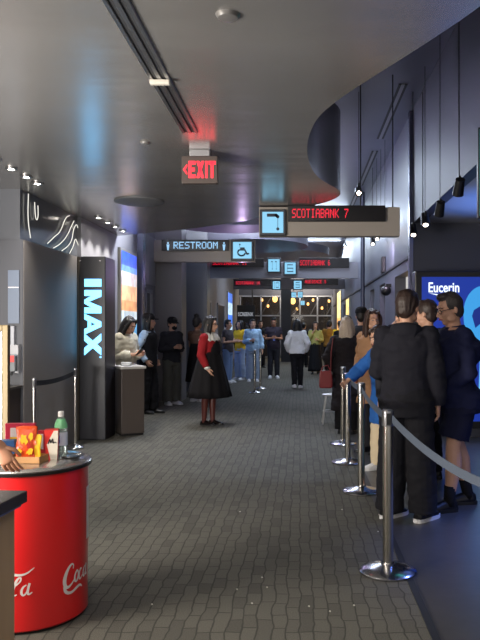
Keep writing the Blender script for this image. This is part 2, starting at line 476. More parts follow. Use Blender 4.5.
def fonttext(s, size, m, name, fn, bold=0.0, parent=None, extr=.002, shear=0):
    c = bpy.data.curves.new('t', 'FONT'); c.body = s; c.size = size; c.extrude = extr; c.offset = bold; c.shear = shear; c.resolution_u = 4
    o = bpy.data.objects.new('t', c); COL.objects.link(o)
    dg = bpy.context.evaluated_depsgraph_get()
    me = bpy.data.meshes.new_from_object(o.evaluated_get(dg))
    bpy.data.objects.remove(o); bpy.data.curves.remove(c)
    xs = [v.co.x for v in me.vertices]
    w_ = max(xs)-min(xs); x0 = min(xs)
    for v in me.vertices: v.co = fn((v.co.x-x0), v.co.y, v.co.z, w_)
    me.materials.clear(); me.materials.append(m)
    ob = bpy.data.objects.new(name, me); COL.objects.link(ob)
    if parent: ob.parent = parent
    return ob
red_led = glow('led_red', (255, 30, 62), 1.05)
pale_led = glow('led_pale', (150, 200, 240), 1.0)
cyan_box = glow('sign_cyan', (130, 196, 230), 1.0)
navy_ink = mat('sign_ink', (24, 34, 56), .4)
def strokes(mb, lines, fx, fz, y, wdt):
    for ln in lines:
        for a, b in zip(ln, ln[1:]):
            mb.bar((fx(a[0]), y, fz(a[1])), (fx(b[0]), y, fz(b[1])), .006, wdt)
            mb.tube([(fx(b[0]), y-.003, fz(b[1])), (fx(b[0]), y+.003, fz(b[1]))], wdt/2, 10)
    return mb
def arc(cx, cy, r, a0, a1, n=10): return [(cx+r*math.cos(R(a0+(a1-a0)*k/n)), cy+r*math.sin(R(a0+(a1-a0)*k/n))) for k in range(n+1)]
GLY = {'7': [[(.22, .84), (.66, .84), (.74, .76), (.74, .18)]], '1': [[(.4, .8), (.5, .8), (.5, .2)]],
       '11': [[(.25, .8), (.36, .8), (.36, .2)], [(.6, .8), (.71, .8), (.71, .2)]],
       '6': [[(.75, .8), (.25, .8), (.25, .2), (.75, .2), (.75, .5), (.25, .5)]], '5': [[(.75, .8), (.25, .8), (.25, .5), (.75, .5), (.75, .2), (.25, .2)]],
       '10': [[(.15, .8), (.25, .8), (.25, .2)], [(.45, .8), (.8, .8), (.8, .2), (.45, .2), (.45, .8)]],
       '4': [[(.25, .8), (.25, .45), (.75, .45)], [(.65, .8), (.65, .2)]], '8': [[(.25, .2), (.25, .8), (.75, .8), (.75, .2), (.25, .2)], [(.25, .5), (.75, .5)]],
       'wc': [[(.36, .76), (.40, .52), (.64, .52), (.76, .26), (.84, .29)], [(.40, .62), (.6, .62)], arc(.46, .36, .2, 120, 340), [(.33, .84), (.37, .84)]]}
def numbox(root, px0, px1, py0, py1, Y, gl, dx=.06, yf=None):
    a, b = P(px0, py1, Y), P(px1, py0, Y)
    yf = Y
    MB().box(a.x, b.x, yf-dx, yf, a.z, b.z).build('number_box', mat('box_frame', (46, 50, 58), .4), root, bevel=.008)
    t = (b.x-a.x)*.1
    fc = MB().box(a.x+t, b.x-t, yf-dx-.006, yf-dx+.004, a.z+t, b.z-t).build('lit_face', cyan_box, root)
    W = b.x-a.x-2*t; H = b.z-a.z-2*t
    strokes(MB(), GLY[gl], lambda u: a.x+t+u*W, lambda v: a.z+t+v*H, yf-dx-.009, W*(.15 if gl == '7' else .085)).build('numeral', navy_ink, root)
def ledpanel(root, px0, px1, py0, py1, Y, txt, tpx, m=red_led, dx=.05, hfrac=.5, gap=.1, off=0):
    a, b = P(px0, py1, Y), P(px1, py0, Y)
    MB().box(a.x, b.x, Y-dx, Y+.02, a.z, b.z).build('display_housing', mat('led_black', (20, 18, 22), .3), root, bevel=.005)
    h = (b.z-a.z)*hfrac; z0 = a.z+(b.z-a.z-h)/2+off
    pixtext(txt, X_(tpx[0], Y), z0, Y-dx-.002, h, X_(tpx[1], Y)-X_(tpx[0], Y), gap).build('display_text', m, root)
def beam(root, x0, x1, py0, py1, Y, m=taupe):
    a, b = P(0, py1, Y), P(0, py0, Y)
    MB().box(x0, x1, Y, Y+.16, a.z, b.z).build('beam', m, root, bevel=.004)

# sign 7
Y = 8.6
s = empty('auditorium_sign', (0, 0, 0), 'nearest overhead sign beam with red lettering SCOTIABANK 7 and a lit 7', 'sign', 'overhead cinema signs')
beam(s, X_(259, Y), X_(400, Y), 207, 236, Y)
for x in (.75, 1.15): MB().tube([(x, Y+.08, 2.98), (x, Y+.08, 4.64)], .008, 8).build('hanger_rod', black, s)
numbox(s, 260, 286, 210, 236, Y, '7', .05)
ledpanel(s, 288, 385, 206, 222, Y, 'SCOTIABANK 7', (292, 348), hfrac=.56)
# restroom
Y = 14.05
s = empty('restroom_sign', (0, 0, 0), 'overhead sign beam reading RESTROOM with a wheelchair symbol at its right end', 'sign')
beam(s, -2.969, X_(255, Y), 240, 262, Y)
ledpanel(s, 162, 229, 240, 251, Y, 'RESTROOM', (174, 218), pale_led, hfrac=.62, gap=0)
for px in (168, 224):
    q = MB()
    c = P(px, 243, Y-.054)
    q.tube([(c.x, c.y-.002, c.z), (c.x, c.y+.002, c.z)], .018, 12)
    q.prism([(c.x-.03, c.z-.03), (c.x+.03, c.z-.03), (c.x+.02, c.z-.09), (c.x+.012, c.z-.15), (c.x-.012, c.z-.15), (c.x-.02, c.z-.09)], .004, lambda u, v, d, yy=c.y: (u, yy-.002+d, v))
    q.build('figure_symbol', pale_led, s)
numbox(s, 231, 254, 240, 261, Y, 'wc', .05)
# row 2
Y = 19.4
s = empty('auditorium_sign', (0, 0, 0), 'second overhead sign beam, reading SCOTIABANK 11 at left and SCOTIABANK 6 at right', 'sign', 'overhead cinema signs')
beam(s, -2.6, 1.614, 262, 278, Y, mat('sign_beam_grey', (130, 130, 140), .5))
numbox(s, 267, 281, 258, 273, Y, '11', .05); numbox(s, 283.5, 297, 261.5, 275.5, Y, '6', .09)
ledpanel(s, 212, 264, 259, 267, Y, 'SCOTIABANK 11', (213, 247))
ledpanel(s, 299, 349, 258, 268, Y, 'SCOTIABANK 6', (300, 330))
# row 3
Y = 25.2
s = empty('auditorium_sign', (0, 0, 0), 'farthest overhead sign beam with two small red displays, the left one ending in 10', 'sign', 'overhead cinema signs')
beam(s, -2.4, 1.614, 279, 289, Y, mat('sign_beam_grey', (98, 98, 106), .5))
numbox(s, 272, 281, 280.5, 290, Y, '10', .05); numbox(s, 293, 302.5, 280, 290, Y, '5', .05)
ledpanel(s, 234, 271, 280, 286, Y, 'SCOTIABANK 10', (236, 260))
ledpanel(s, 303.5, 338, 278.5, 285, Y, 'AUDIENCE 5', (305, 326))
Y = 30
for (a, b, c, d, gl, lb) in ((291, 296.5, 292, 298, '4', 'tiny hanging lit sign box right of the centre pillar, upper left of three'),
                             (297.5, 303, 291.5, 298, '8', 'tiny hanging lit sign box right of the centre pillar, upper right of three')):
    s = empty('hanging_sign', (0, 0, 0), lb, 'sign', 'small hanging sign boxes')
    numbox(s, a, b, c, d, Y, gl, .05)
    x = X_((a+b)/2, Y); MB().tube([(x, Y-.02, P(0, c, Y).z), (x, Y-.02, 4.64)], .008, 6).build('rod', black, s)
s = empty('hanging_sign', (0, 0, 0), 'tiny hanging lit sign box right of the centre pillar, lowest of three', 'sign', 'small hanging sign boxes')
numbox(s, 300, 305, 300.5, 305.5, 33, '1', .05); x = X_(302.5, 33)
MB().tube([(x, 32.98, P(0, 300.5, 33).z), (x, 32.98, 4.64)], .008, 6).build('rod', black, s)
# SCREENX board
Y = 33
s = empty('name_board', (0, 0, 0), 'dark board at the far left end of the hall with grey lettering SCREENX', 'sign')
a, b = P(230, 322, Y), P(255, 305, Y)
MB().box(a.x, b.x, Y, Y+.1, a.z, b.z).build('board', black, s)
for bx_ in (a.x+.1, b.x-.16): MB().box(bx_, bx_+.06, Y+.02, Y+.08, b.z, 4.64).build('hanger', black, s)
c0 = P(238, 316, Y)
fonttext('SCREENX', .25, glow('board_letters', (200, 205, 215), .5), 'lettering', lambda x, y_, z, w_: Vector((c0.x+x*.72/w_, Y-.004-z, c0.z+y_)), .004, s)
# exit sign
Y = 5.9
s = empty('exit_sign', (0, 0, 0), 'red lit EXIT sign with a left arrow hanging from the low ceiling', 'sign')
a, b = P(182, 184, Y), P(218, 156.5, Y)
MB().box(a.x, b.x, Y-.025, Y+.025, a.z, b.z).build('sign_box', mat('exit_housing', (64, 54, 50), .35), s, bevel=.006)
cx = (a.x+b.x)/2
MB().box(cx-.085, cx+.085, Y-.03, Y+.03, b.z, 3.0).build('mount', brush, s, bevel=.004)
q = MB()
LX = {'E': [[(0, 0), (1, 0), (1, .2), (.38, .2), (.38, .4), (.9, .4), (.9, .6), (.38, .6), (.38, .8), (1, .8), (1, 1), (0, 1)]],
      'X': [[(0, 0), (.36, 0), (1, 1), (.64, 1)], [(.64, 0), (1, 0), (.36, 1), (0, 1)]], 'I': [[(.1, 0), (.9, 0), (.9, 1), (.1, 1)]],
      'T': [[(.33, 0), (.67, 0), (.67, 1), (.33, 1)], [(0, .8), (1, .8), (1, 1), (0, 1)]]}
zb = a.z+.045; hh = b.z-a.z-.09
for ch, p0, p1 in (('E', 189, 196), ('X', 197, 204.5), ('I', 205.5, 208.3), ('T', 209, 216)):
    x0, x1 = X_(p0, Y), X_(p1, Y)
    for pl in LX[ch]:
        q.prism(pl, .004, lambda u, v, d: (x0+u*(x1-x0), Y-.03+d, zb+v*hh))
x0, x1 = X_(183.5, Y), X_(188, Y)
q.prism([(0, .5), (.9, .82), (.9, .66), (.5, .5), (.9, .34), (.9, .18)], .004, lambda u, v, d: (x0+u*(x1-x0), Y-.03+d, zb+v*hh))
q.build('lettering', glow('exit_red', (255, 34, 50), 2.4), s)

# ------------------------------------------------------------------ tall lit column with vertical letters
s = empty('advertising_column', (-2.805, 9.375, 0), 'tall black display column with glowing vertical letters IMAX on the left', 'display')
MB().box(-.2, .2, 0, .5, 0, 2.46).build('column_body', mat('column_black', (36, 36, 44), .4), s, bevel=.01)
q = MB(); q.tube([(-.13, -.012, 2.4), (-.13, 0, 2.4)], .008, 8); q.tube([(.13, -.012, 2.4), (.13, 0, 2.4)], .008, 8); q.build('screw', steel, s)
IM = {'I': (0, .10, [[(0, 0), (1, 0), (1, 1), (0, 1)]]),
      'M': (.145, .45, [[(0, 0), (.25, 0), (.25, 1), (0, 1)], [(.75, 0), (1, 0), (1, 1), (.75, 1)], [(0, 1), (.28, 1), (.58, 0), (.42, 0)], [(.42, 0), (.58, 0), (1, 1), (.72, 1)]]),
      'A': (.455, .73, [[(0, 0), (.27, 0), (.62, 1), (.38, 1)], [(.73, 0), (1, 0), (.62, 1), (.38, 1)], [(.2, .2), (.8, .2), (.74, .4), (.26, .4)]]),
      'X': (.715, 1.0, [[(0, 0), (.33, 0), (1, 1), (.67, 1)], [(.67, 0), (1, 0), (.33, 1), (0, 1)]])}
q = MB(); dd = 0
for ch, (u0, u1, pls) in IM.items():
    for pl in pls:
        dd += .0006
        q.prism(pl, .006, lambda u, v, d: (-.08+v*.225, -.008+d-dd, 2.156-(u0+u*(u1-u0))*1.02))
q.prism([(x, z) for x, z in [(.135+.012*math.cos(k*.7), 1.11+.012*math.sin(k*.7)) for k in range(9)]], .006, lambda u, v, d: (u, -.01+d, v))
q.build('lettering', glow('column_letters', (96, 184, 242), 3.8), s)

# ------------------------------------------------------------------ lit posters
def poster(name, x, y0, y1, z0, z1, cols, s, label, group='lit posters along the walls', face=1):
    o = empty(name, (x, y0, 0), label, 'poster', group)
    t = .05*face; L_ = y1-y0
    xa, xb = sorted((0, t))
    MB().box(xa, xb, 0, L_, z0, z1).build('frame', mat('poster_frame', (150, 146, 138), .4, .4), o, bevel=.008)
    H = z1-z0-.1; n = len(cols)
    zz = z1-.05
    for i, (fr, c) in enumerate(cols):
        mb = MB(); h = fr*H
        xa, xb = sorted((t, t+.006*face))
        mb.box(xa, xb, .05, L_-.05, zz-h, zz)
        mm = mat('poster_%s_%d_%d_%d' % (name, *c), c, .3)
        b = mm.node_tree.nodes['Principled BSDF']
        nt = mm.node_tree
        if not b.inputs['Emission Strength'].default_value or not b.inputs['Emission Color'].is_linked:
            nz = nt.nodes.new('ShaderNodeTexNoise'); nz.inputs['Scale'].default_value = 7; nz.inputs['Detail'].default_value = 4
            tc = nt.nodes.new('ShaderNodeTexCoord'); nt.links.new(tc.outputs['Object'], nz.inputs['Vector'])
            rp = nt.nodes.new('ShaderNodeValToRGB'); cl = lin(c)
            rp.color_ramp.elements[0].position = .4; rp.color_ramp.elements[0].color = (*[v*.5 for v in cl], 1)
            rp.color_ramp.elements[1].position = .62; rp.color_ramp.elements[1].color = (*[min(1, v*1.2+.04) for v in cl], 1)
            nt.links.new(nz.outputs['Fac'], rp.inputs[0]); nt.links.new(rp.outputs[0], b.inputs['Emission Color'])
            b.inputs['Emission Strength'].default_value = s
        mb.build('picture_panel', mm, o)
        zz -= h
    return o
poster('lightbox_poster', -2.97, 11.4, 12.55, 1.0, 2.82, [(.13, (36, 84, 225)), (.06, (90, 150, 235)), (.13, (215, 205, 200)), (.15, (238, 186, 140)), (.1, (225, 160, 110)), (.13, (190, 205, 215)), (.16, (90, 165, 215)), (.14, (60, 120, 190))], .55, 'tall blue and orange lit poster on the left wall above the attendants')
poster('lightbox_poster', -2.97, 19.2, 20.7, .9, 3.0, [(.14, (60, 120, 235)), (.2, (190, 220, 255)), (.12, (60, 120, 235)), (.2, (190, 220, 255)), (.34, (60, 120, 235))], .6, 'blue and white lit panel beyond the left pillar')
poster('lightbox_poster', -2.97, 28.4, 30.2, .9, 3.0, [(.2, (60, 120, 235)), (.25, (190, 220, 255)), (.2, (60, 120, 235)), (.35, (190, 220, 255))], .6, 'farthest blue lit panel on the left wall near the end')
poster('gold_lightbox', 1.615, 22.4, 23.8, .8, 2.5, [(.5, (255, 210, 130)), (.5, (235, 170, 90))], .9, 'tall golden lit panel low on the far right wall, nearer of two', 'golden panels on the right wall', -1)
poster('gold_lightbox', 1.615, 27, 29.5, .8, 3.0, [(.5, (255, 215, 140)), (.5, (235, 170, 90))], .9, 'tall golden lit panel on the far right wall, farther of two', 'golden panels on the right wall', -1)
poster('gold_lightbox', 2.6, 10.7, 19.0, 1.0, 2.3, [(.5, (255, 222, 165)), (.5, (230, 170, 95))], .5, 'golden lit display inside the first doorway on the right', 'golden panels on the right wall', -1)
# wall box on the right wall
o = MB().box(1.545, 1.613, 13.2, 13.45, 2.55, 2.85).build('wall_speaker', black, bevel=.01); tag(o, 'slim black speaker box mounted high on the pale right wall', 'speaker')

o = empty('dome_camera', (1.613, 12.4, 2.16), 'round dark dome camera on the right wall beside the doorway', 'camera')
MB().ell((-.09, 0, 0), (.09, .09, .09), 20, 12).build('dome', black, o, True)
MB().box(-.09, 0, -.04, .04, .06, .12).build('bracket', black, o)
# added glowing globes behind the end glass, imitating warm reflections in it
refl = [(240, 302), (262, 300), (268, 306), (275, 299), (293, 301), (297, 309), (308, 304), (313, 300), (322, 308), (329, 301)]
for i, (px, py) in enumerate(refl):
    p = P(px, py, 35.2)
    o = empty('pendant_lamp', p, ['warm glowing pendant lamp behind the far glass, left of the centre pillar', 'warm glowing pendant lamp behind the far glass, right of the centre pillar'][px > 286], 'lamp', ['pendant lamps left of the centre pillar', 'pendant lamps right of the centre pillar'][px > 286])
    r = [.06, .13][px in (275, 293)]
    MB().ell((0, 0, 0), (r, r, r*1.3), 14, 8).build('globe', glow('pendant_warm', (255, 190, 104), 6), o, True)
    MB().tube([(0, 0, r), (0, 0, 4.64-p.z)], .01, 6).build('cord', black, o)

# ------------------------------------------------------------------ big blue display on the right
s = empty('advertising_display', (2.9, 9.6, 0), 'large blue glowing Eucerin advertising display on the right', 'display')
MB().box(-1.32, 1.4, 0, .3, .12, 2.28).build('cabinet', mat('display_black', (14, 14, 18), .3), s, bevel=.01)
MB().box(-1.25, 1.3, .05, .28, 0, .12).build('plinth', mat('plinth_grey', (60, 62, 74), .4), s)
MB().box(-1.23, 1.31, -.01, 0, .22, 2.2).build('screen', glow('screen_blue', (20, 50, 150), .9), s)
wh = glow('screen_white', (225, 240, 255), 1.3); cy = glow('screen_cyan', (60, 160, 230), .85); dk = glow('screen_deep', (14, 38, 120), 1.0)
fonttext('Eucerin', .2, wh, 'lettering', lambda x, y_, z, w_: Vector((-1.14+x*.42/w_, -.02-z, 1.992+y_*.95)), .003, s)
def flat(name, pts, m, y=-.013, it=2, parent=s):
    return MB().prism(smoothc(pts+[pts[0]], it)[:-1] if it else pts, .003, lambda u, v, d: (u, y-d, v)).build(name, m, parent)
flat('swoosh', [(-1.13, 1.975), (-.93, 1.955), (-.73, 1.975), (-.93, 1.925)], wh, it=1)
flat('picture_figure', [(-.62, 1.35), (-.68, 1.75), (-.58, 2.0), (-.4, 2.1), (.1, 2.1), (.3, 1.9), (.25, 1.4), (-.1, 1.2), (-.4, 1.25)], cy)
flat('picture_bottle', [(-.46, .5), (-.42, 1.55), (-.3, 1.75), (0, 1.75), (.12, 1.55), (.12, .5)], glow('screen_ice', (110, 195, 240), .85), -.018, 1)
flat('picture_label', [(-.38, .7), (-.38, 1.2), (.06, 1.2), (.06, .7)], wh, -.022, 0)
flat('picture_shadow', [(-.5, 1.5), (-.56, 1.72), (-.4, 1.82), (-.36, 1.62)], dk, -.018, 1)
flat('picture_wave', [(-1.2, 1.45), (-1.12, 1.52), (-1.0, 1.46), (-.9, 1.53), (-.8, 1.45), (-.85, 1.2), (-1.2, 1.2)], cy, -.014, 2)
fonttext('for very dry skin', .05, wh, 'small_lettering', lambda x, y_, z, w_: Vector((-.8+x, -.014-z, .42+y_)), 0, s)
# hanging monitor top right
s = empty('hanging_monitor', (1.76, 5.5, 2.36), 'hanging monitor with a green and blue picture cut by the top right photo edge', 'monitor')
MB().box(-.36, .5, 0, .05, 0, .72).build('casing', black, s, bevel=.008)
MB().box(-.345, .485, -.006, 0, .02, .70).build('screen', glow('monitor_teal', (70, 200, 190), 1.3), s)
MB().tube([(.1, .03, .7), (.1, .03, .8)], .012, 8).build('rod', black, s)
MB().box(.07, .13, -.0, .06, .64, .655).build('bracket', black, s)
MB().box(.09, .11, .05, .09, .3, .64).build('bracket', black, s)

# track spotlights hanging beside the bulkhead
def track_spot(loc, ztop, label, col=(255, 235, 215), lit=True, tilt=-35, w_=14):
    o = empty('track_spotlight', loc, label, 'spotlight', 'track spotlights on long rods' if ztop > 3.5 else 'small spotlights by the right wall')
    MB().tube([(0, 0, .09), (0, 0, ztop-loc[2])], .004, 8).build('rod', black, o)
    MB().box(-.012, .012, -.03, .03, .03, .10).build('yoke', black, o)
    d = Vector((0, math.sin(R(tilt)), -math.cos(R(tilt))))
    MB().tube([-d*.08, d*.08], [.045, .055], 14).build('lamp_head', black, o, True)
    if lit:
        MB().tube([d*.078, d*.084], .03, 12).build('lens', glow('spot_lens', col, 14), o)
    return o
for yy, z, lb in ((6.6, 2.83, 'nearest black spotlight on a rod beside the right bulkhead'), (7.5, 2.78, 'second black spotlight on a rod beside the right bulkhead'), (8.4, 2.8, 'third black spotlight on a rod beside the right bulkhead'), (9.3, 2.8, 'farthest black spotlight on a rod beside the right bulkhead')):
    track_spot((1.5, yy, z), 4.64, lb, lit=yy > 8, tilt=40 if yy < 8 else -30)
for i, yy in enumerate((11.7, 12.3, 12.95, 13.7)):
    track_spot((1.42, yy, 3.2), 4.64, ['nearest', 'second', 'third', 'farthest'][i]+' of four small lit spotlights stepping away along the right wall', tilt=-40)
s_ = track_spot((.78, 9.3, 3.32), 4.64, 'very bright spotlight hanging just above the SCOTIABANK 7 sign', (210, 235, 255), tilt=-60)
s_ = track_spot((1.2, 18.6, 3.68), 4.64, 'bright bluish spotlight between the first and second sign beams', (190, 215, 255), tilt=-60)
spot((1.42, 11.9, 3.1), (1.6, 13.2, 1.8), (.9, .75, 1), 50, 80)
spot((.78, 9.2, 3.25), (.9, 8.1, 0), COOL, 60, 80)
# upper ceiling slots
for y0, y1, lb in ((9.0, 11.6, 'nearest dark slot vent in the high ceiling at right'), (12.4, 15.4, 'middle dark slot vent in the high ceiling at right'), (16.2, 19.4, 'farther dark slot vent in the high ceiling at right')):
    o = empty('slot_vent', (1.32, y0, 4.64), lb, 'air vent', 'slot vents in the high ceiling')
    for dx in (-.05, .03): MB().box(dx, dx+.035, 0, y1-y0, -.008, 0).build('slot', black, o)
    MB().box(-.015, .03, 0, y1-y0, -.012, 0).build('rail', brush, o)

# ------------------------------------------------------------------ stanchions and belts
def make_stanchion(label, loc, grp='chrome queue posts on the right'):
    o = empty('stanchion', loc, label, 'queue post', grp)
    MB().lathe([(.002, 0), (.17, 0), (.175, .006), (.175, .014), (.165, .024), (.10, .040), (.045, .054), (.04, .062), (.002, .062)], n=48).build('base', mat('base_chrome', (190, 190, 194), .2, 1), o, True)
    MB().lathe([(.002, .05), (.0325, .05), (.0325, .90), (.002, .90)], n=28).build('pole', mat('pole_steel', (200, 196, 188), .22, 1), o, True)
    MB().lathe([(.002, .90), (.036, .90), (.037, .905), (.037, .992), (.03, 1.0), (.002, 1.0)], n=28).build('belt_head', brush, o, True)
    q = MB(); q.box(-.012, .012, -.043, -.03, .91, .98); q.build('belt_slot', black, o)
    return o
ST = [(.54, 4.30), (.56, 6.40), (.53, 7.78), (.556, 9.05)]
lb = ['nearest large chrome queue post, in front of the man in black', 'second chrome queue post from the camera, left of the man in black', 'third chrome queue post, below the blue denim sleeve', 'farthest chrome queue post of the right row, beside the black coat']
proto = make_stanchion(lb[0], (*ST[0], 0))
posts = [proto]
for p_, l_ in list(zip(ST, lb))[1:]:
    c = dup(proto); c.location = (*p_, 0); c['label'] = l_; posts.append(c)
for p_, l_, g_ in (((-1.04, 16.15), 'chrome queue post standing alone mid hall, nearer of a pair', 'queue posts mid hall'), ((-.97, 17.2), 'chrome queue post mid hall, farther of a pair', 'queue posts mid hall'),
                   ((-2.66, 7.0), 'chrome queue post behind the red barrel, left of the charcoal wall', 'queue posts by the left wall'), ((-2.80, 8.72), 'chrome queue post at the foot of the lit black column', 'queue posts by the left wall'),
                   ((1.45, 2.55), 'queue post outside the photo at right holding the near belt', 'chrome queue posts on the right')):
    c = dup(proto); c.location = (*p_, 0); c['label'] = l_; c['group'] = g_
    if g_ == 'queue posts mid hall': c.scale = (.8, .8, 1)
    if g_ == 'queue posts by the left wall': c.scale = (.6, .6, 1)
def belt(a, b, sag, label, z=.945, w_=.052, n=24, twist=0):
    a, b = Vector((*a, z)), Vector((*b, z))
    d = (b-a); hd = Vector((d.x, d.y, 0)).normalized()
    a = a+hd*.046; b = b-hd*.046
    side = Vector((-hd.y, hd.x, 0))
    rs = []
    for k in range(n+1):
        t = k/n; p = a.lerp(b, t)-Vector((0, 0, sag*4*t*(1-t)))
        an = twist*math.sin(PI*t); up = Vector((0, 0, math.cos(an)))+side*math.sin(an); nn = side*math.cos(an)-Vector((0, 0, math.sin(an)))
        rs.append([p+up*w_/2+nn*.0012, p+up*w_/2-nn*.0012, p-up*w_/2-nn*.0012, p-up*w_/2+nn*.0012])
    o = MB().rings(rs).build('queue_belt', belt_m, smooth=True)
    return tag(o, label, 'belt', 'retractable queue belts')
belt(ST[0], (1.45, 2.55), .24, 'slate grey belt sagging from the nearest post toward the lower right')
belt(ST[0], ST[1], .03, 'slate grey belt between the nearest and second posts')
belt(ST[1], ST[2], .02, 'short slate grey belt between the second and third posts')
belt(ST[2], ST[3], .02, 'short slate grey belt between the third and farthest posts')
belt_m = mat('black_webbing', (34, 34, 38), .8)
belt((-2.66, 7.0), (-2.80, 8.72), .03, 'dark belt across the charcoal wall at left')

# ------------------------------------------------------------------ red barrel cooler
RC = (-1.43, 3.70)
s = empty('barrel_cooler', (*RC, 0), 'round red Coca-Cola barrel cooler with a steel lid at lower left', 'drink cooler')
RR = .30
MB().lathe([(.27, 0), (.285, 0), (.285, .012), (.27, .012)], n=64).build('foot_ring', black, s, True)
MB().lathe([(.002, .012), (RR-.01, .012), (RR-.002, .02), (RR-.006, .2), (RR, .4), (RR-.002, .785), (.002, .785)], n=72).build('drum', mat('cola_red', (226, 34, 36), .3, bump=.02, bscale=4, coat=.4), s, True)
lid = MB().lathe([(.002, .782), (RR-.01, .782), (RR+.012, .788), (RR+.016, .796), (RR+.010, .803), (RR-.03, .812), (RR-.06, .819), (RR-.10, .82), (.002, .82)], n=72).build('lid', mat('lid_steel', (214, 212, 208), .24, .85), s, True)
MB().lathe([(RR+.004, .776), (RR+.016, .776), (RR+.018, .79), (RR+.004, .79)], n=72).build('rim', mat('rim_dark', (60, 58, 56), .35, .7), s, True)
# script lettering wrapped around the drum : u = arc length (m), v = height
def wrap(u, v, r, a0): 
    a = a0+u/r
    return Vector((r*math.cos(a), r*math.sin(a), v))
def ribbon(mb, pts, a0, z0, sc):        # pts: (u, v, width)
    q = pts
    for _ in range(2):
        n_ = [q[0]]
        for a, b in zip(q, q[1:]):
            n_ += [tuple(a[i]*.75+b[i]*.25 for i in range(3)), tuple(a[i]*.25+b[i]*.75 for i in range(3))]
        q = n_+[q[-1]]
    rr = RR+.0006; prev = None
    for i, (u, v, w_) in enumerate(q):
        d = Vector((q[min(i+1, len(q)-1)][0]-q[max(i-1, 0)][0], q[min(i+1, len(q)-1)][1]-q[max(i-1, 0)][1]))
        if d.length < 1e-6: d = Vector((1, 0))
        d.normalize(); n = Vector((-d.y, d.x))*w_/2
        cur = [(u+n.x, v+n.y), (u-n.x, v-n.y)]
        if prev:
            mb.poly([wrap(x*sc, z0+y_*sc, rr, a0) for x, y_ in (prev[0], prev[1], cur[1], cur[0])])
        prev = cur
def coca(mb, a0, z0, sc):
    # C
    ribbon(mb, [(.52, .80, .05), (.56, .95, .05), (.44, 1.02, .08), (.26, .88, .12), (.10, .58, .17), (.07, .28, .17), (.2, .1, .12), (.42, .18, .08), (.6, .36, .04)], a0, z0, sc)
    ribbon(mb, [(.07, .2, .12), (.12, -.05, .14), (.4, -.16, .10), (.75, -.02, .12), (.95, .02, .10), (1.1, -.1, .05)], a0, z0, sc)
    for ox in (.62, 1.22):
        if ox == .62: ribbon(mb, [(ox+.14, .68, .06), (ox, .52, .09), (ox-.02, .3, .10), (ox+.08, .2, .08), (ox+.2, .34, .09), (ox+.24, .54, .08), (ox+.14, .68, .06)], a0, z0, sc)
        else:
            ribbon(mb, [(ox+.2, .66, .05), (ox+.05, .6, .08), (ox-.04, .38, .10), (ox+.04, .22, .08), (ox+.16, .32, .05), (ox+.26, .56, .05)], a0, z0, sc)
            ribbon(mb, [(ox+.3, .72, .09), (ox+.22, .42, .10), (ox+.24, .24, .08), (ox+.38, .3, .04)], a0, z0, sc)
    ribbon(mb, [(1.08, .62, .06), (1.0, .68, .07), (.9, .5, .09), (.88, .3, .10), (.98, .22, .07), (1.14, .36, .04)], a0, z0, sc)
def cola(mb, a0, z0, sc):
    ribbon(mb, [(.45, .80, .05), (.5, .98, .06), (.36, 1.0, .09), (.16, .8, .13), (.04, .48, .16), (.04, .2, .15), (.16, .1, .10), (.34, .2, .06), (.5, .4, .03)], a0, z0, sc)
    ribbon(mb, [(.64, .66, .06), (.52, .48, .09), (.52, .26, .1), (.62, .2, .08), (.74, .36, .09), (.74, .56, .07), (.64, .66, .06)], a0, z0, sc)
    ribbon(mb, [(1.02, .66, .05), (1.2, .82, .06), (1.22, .98, .06), (1.1, .95, .08), (.98, .72, .11), (.9, .46, .11), (.92, .24, .08), (1.06, .3, .04)], a0, z0, sc)
    ox = 1.26
    ribbon(mb, [(ox+.16, .66, .05), (ox+.02, .58, .08), (ox-.05, .36, .10), (ox+.04, .22, .08), (ox+.16, .34, .05), (ox+.24, .56, .05)], a0, z0, sc)
    ribbon(mb, [(ox+.28, .72, .09), (ox+.2, .42, .10), (ox+.22, .24, .08), (ox+.38, .34, .04)], a0, z0, sc)
    ribbon(mb, [(.35, 1.2, .05), (.75, 1.18, .11), (1.05, 1.06, .10), (1.4, 1.08, .08), (1.72, 1.32, .03)], a0, z0, sc)
q = MB(); base_a = -PI/2
# where the words stand: angles seen from the camera
def ang(px):   # drum azimuth whose surface shows at px
    X = (px-300)*3.42/F; return -PI/2+math.asin(max(-1, min(1, (X-RC[0])/RR)))
coca(q, ang(56), .172, .126)
cola(q, ang(32)-1.64*.122/RR, .166, .122)
q.build('lettering', mat('cola_white', (232, 226, 222), .4), s)
q = MB()
a1 = ang(81)
for k in range(6):
    ua, ub = a1+k*.03, a1+(k+1)*.03
    q.poly([wrap(0, .385, RR+.001, ua), wrap(0, .385, RR+.001, ub), wrap(0, .66, RR+.001, ub), wrap(0, .66, RR+.001, ua)])
q.build('bottle_picture', mat('cola_white', (232, 226, 222), .4), s)

# things on the lid
ZT = .8205
def onlid(px, Y): return (X_(px, Y), Y, ZT)
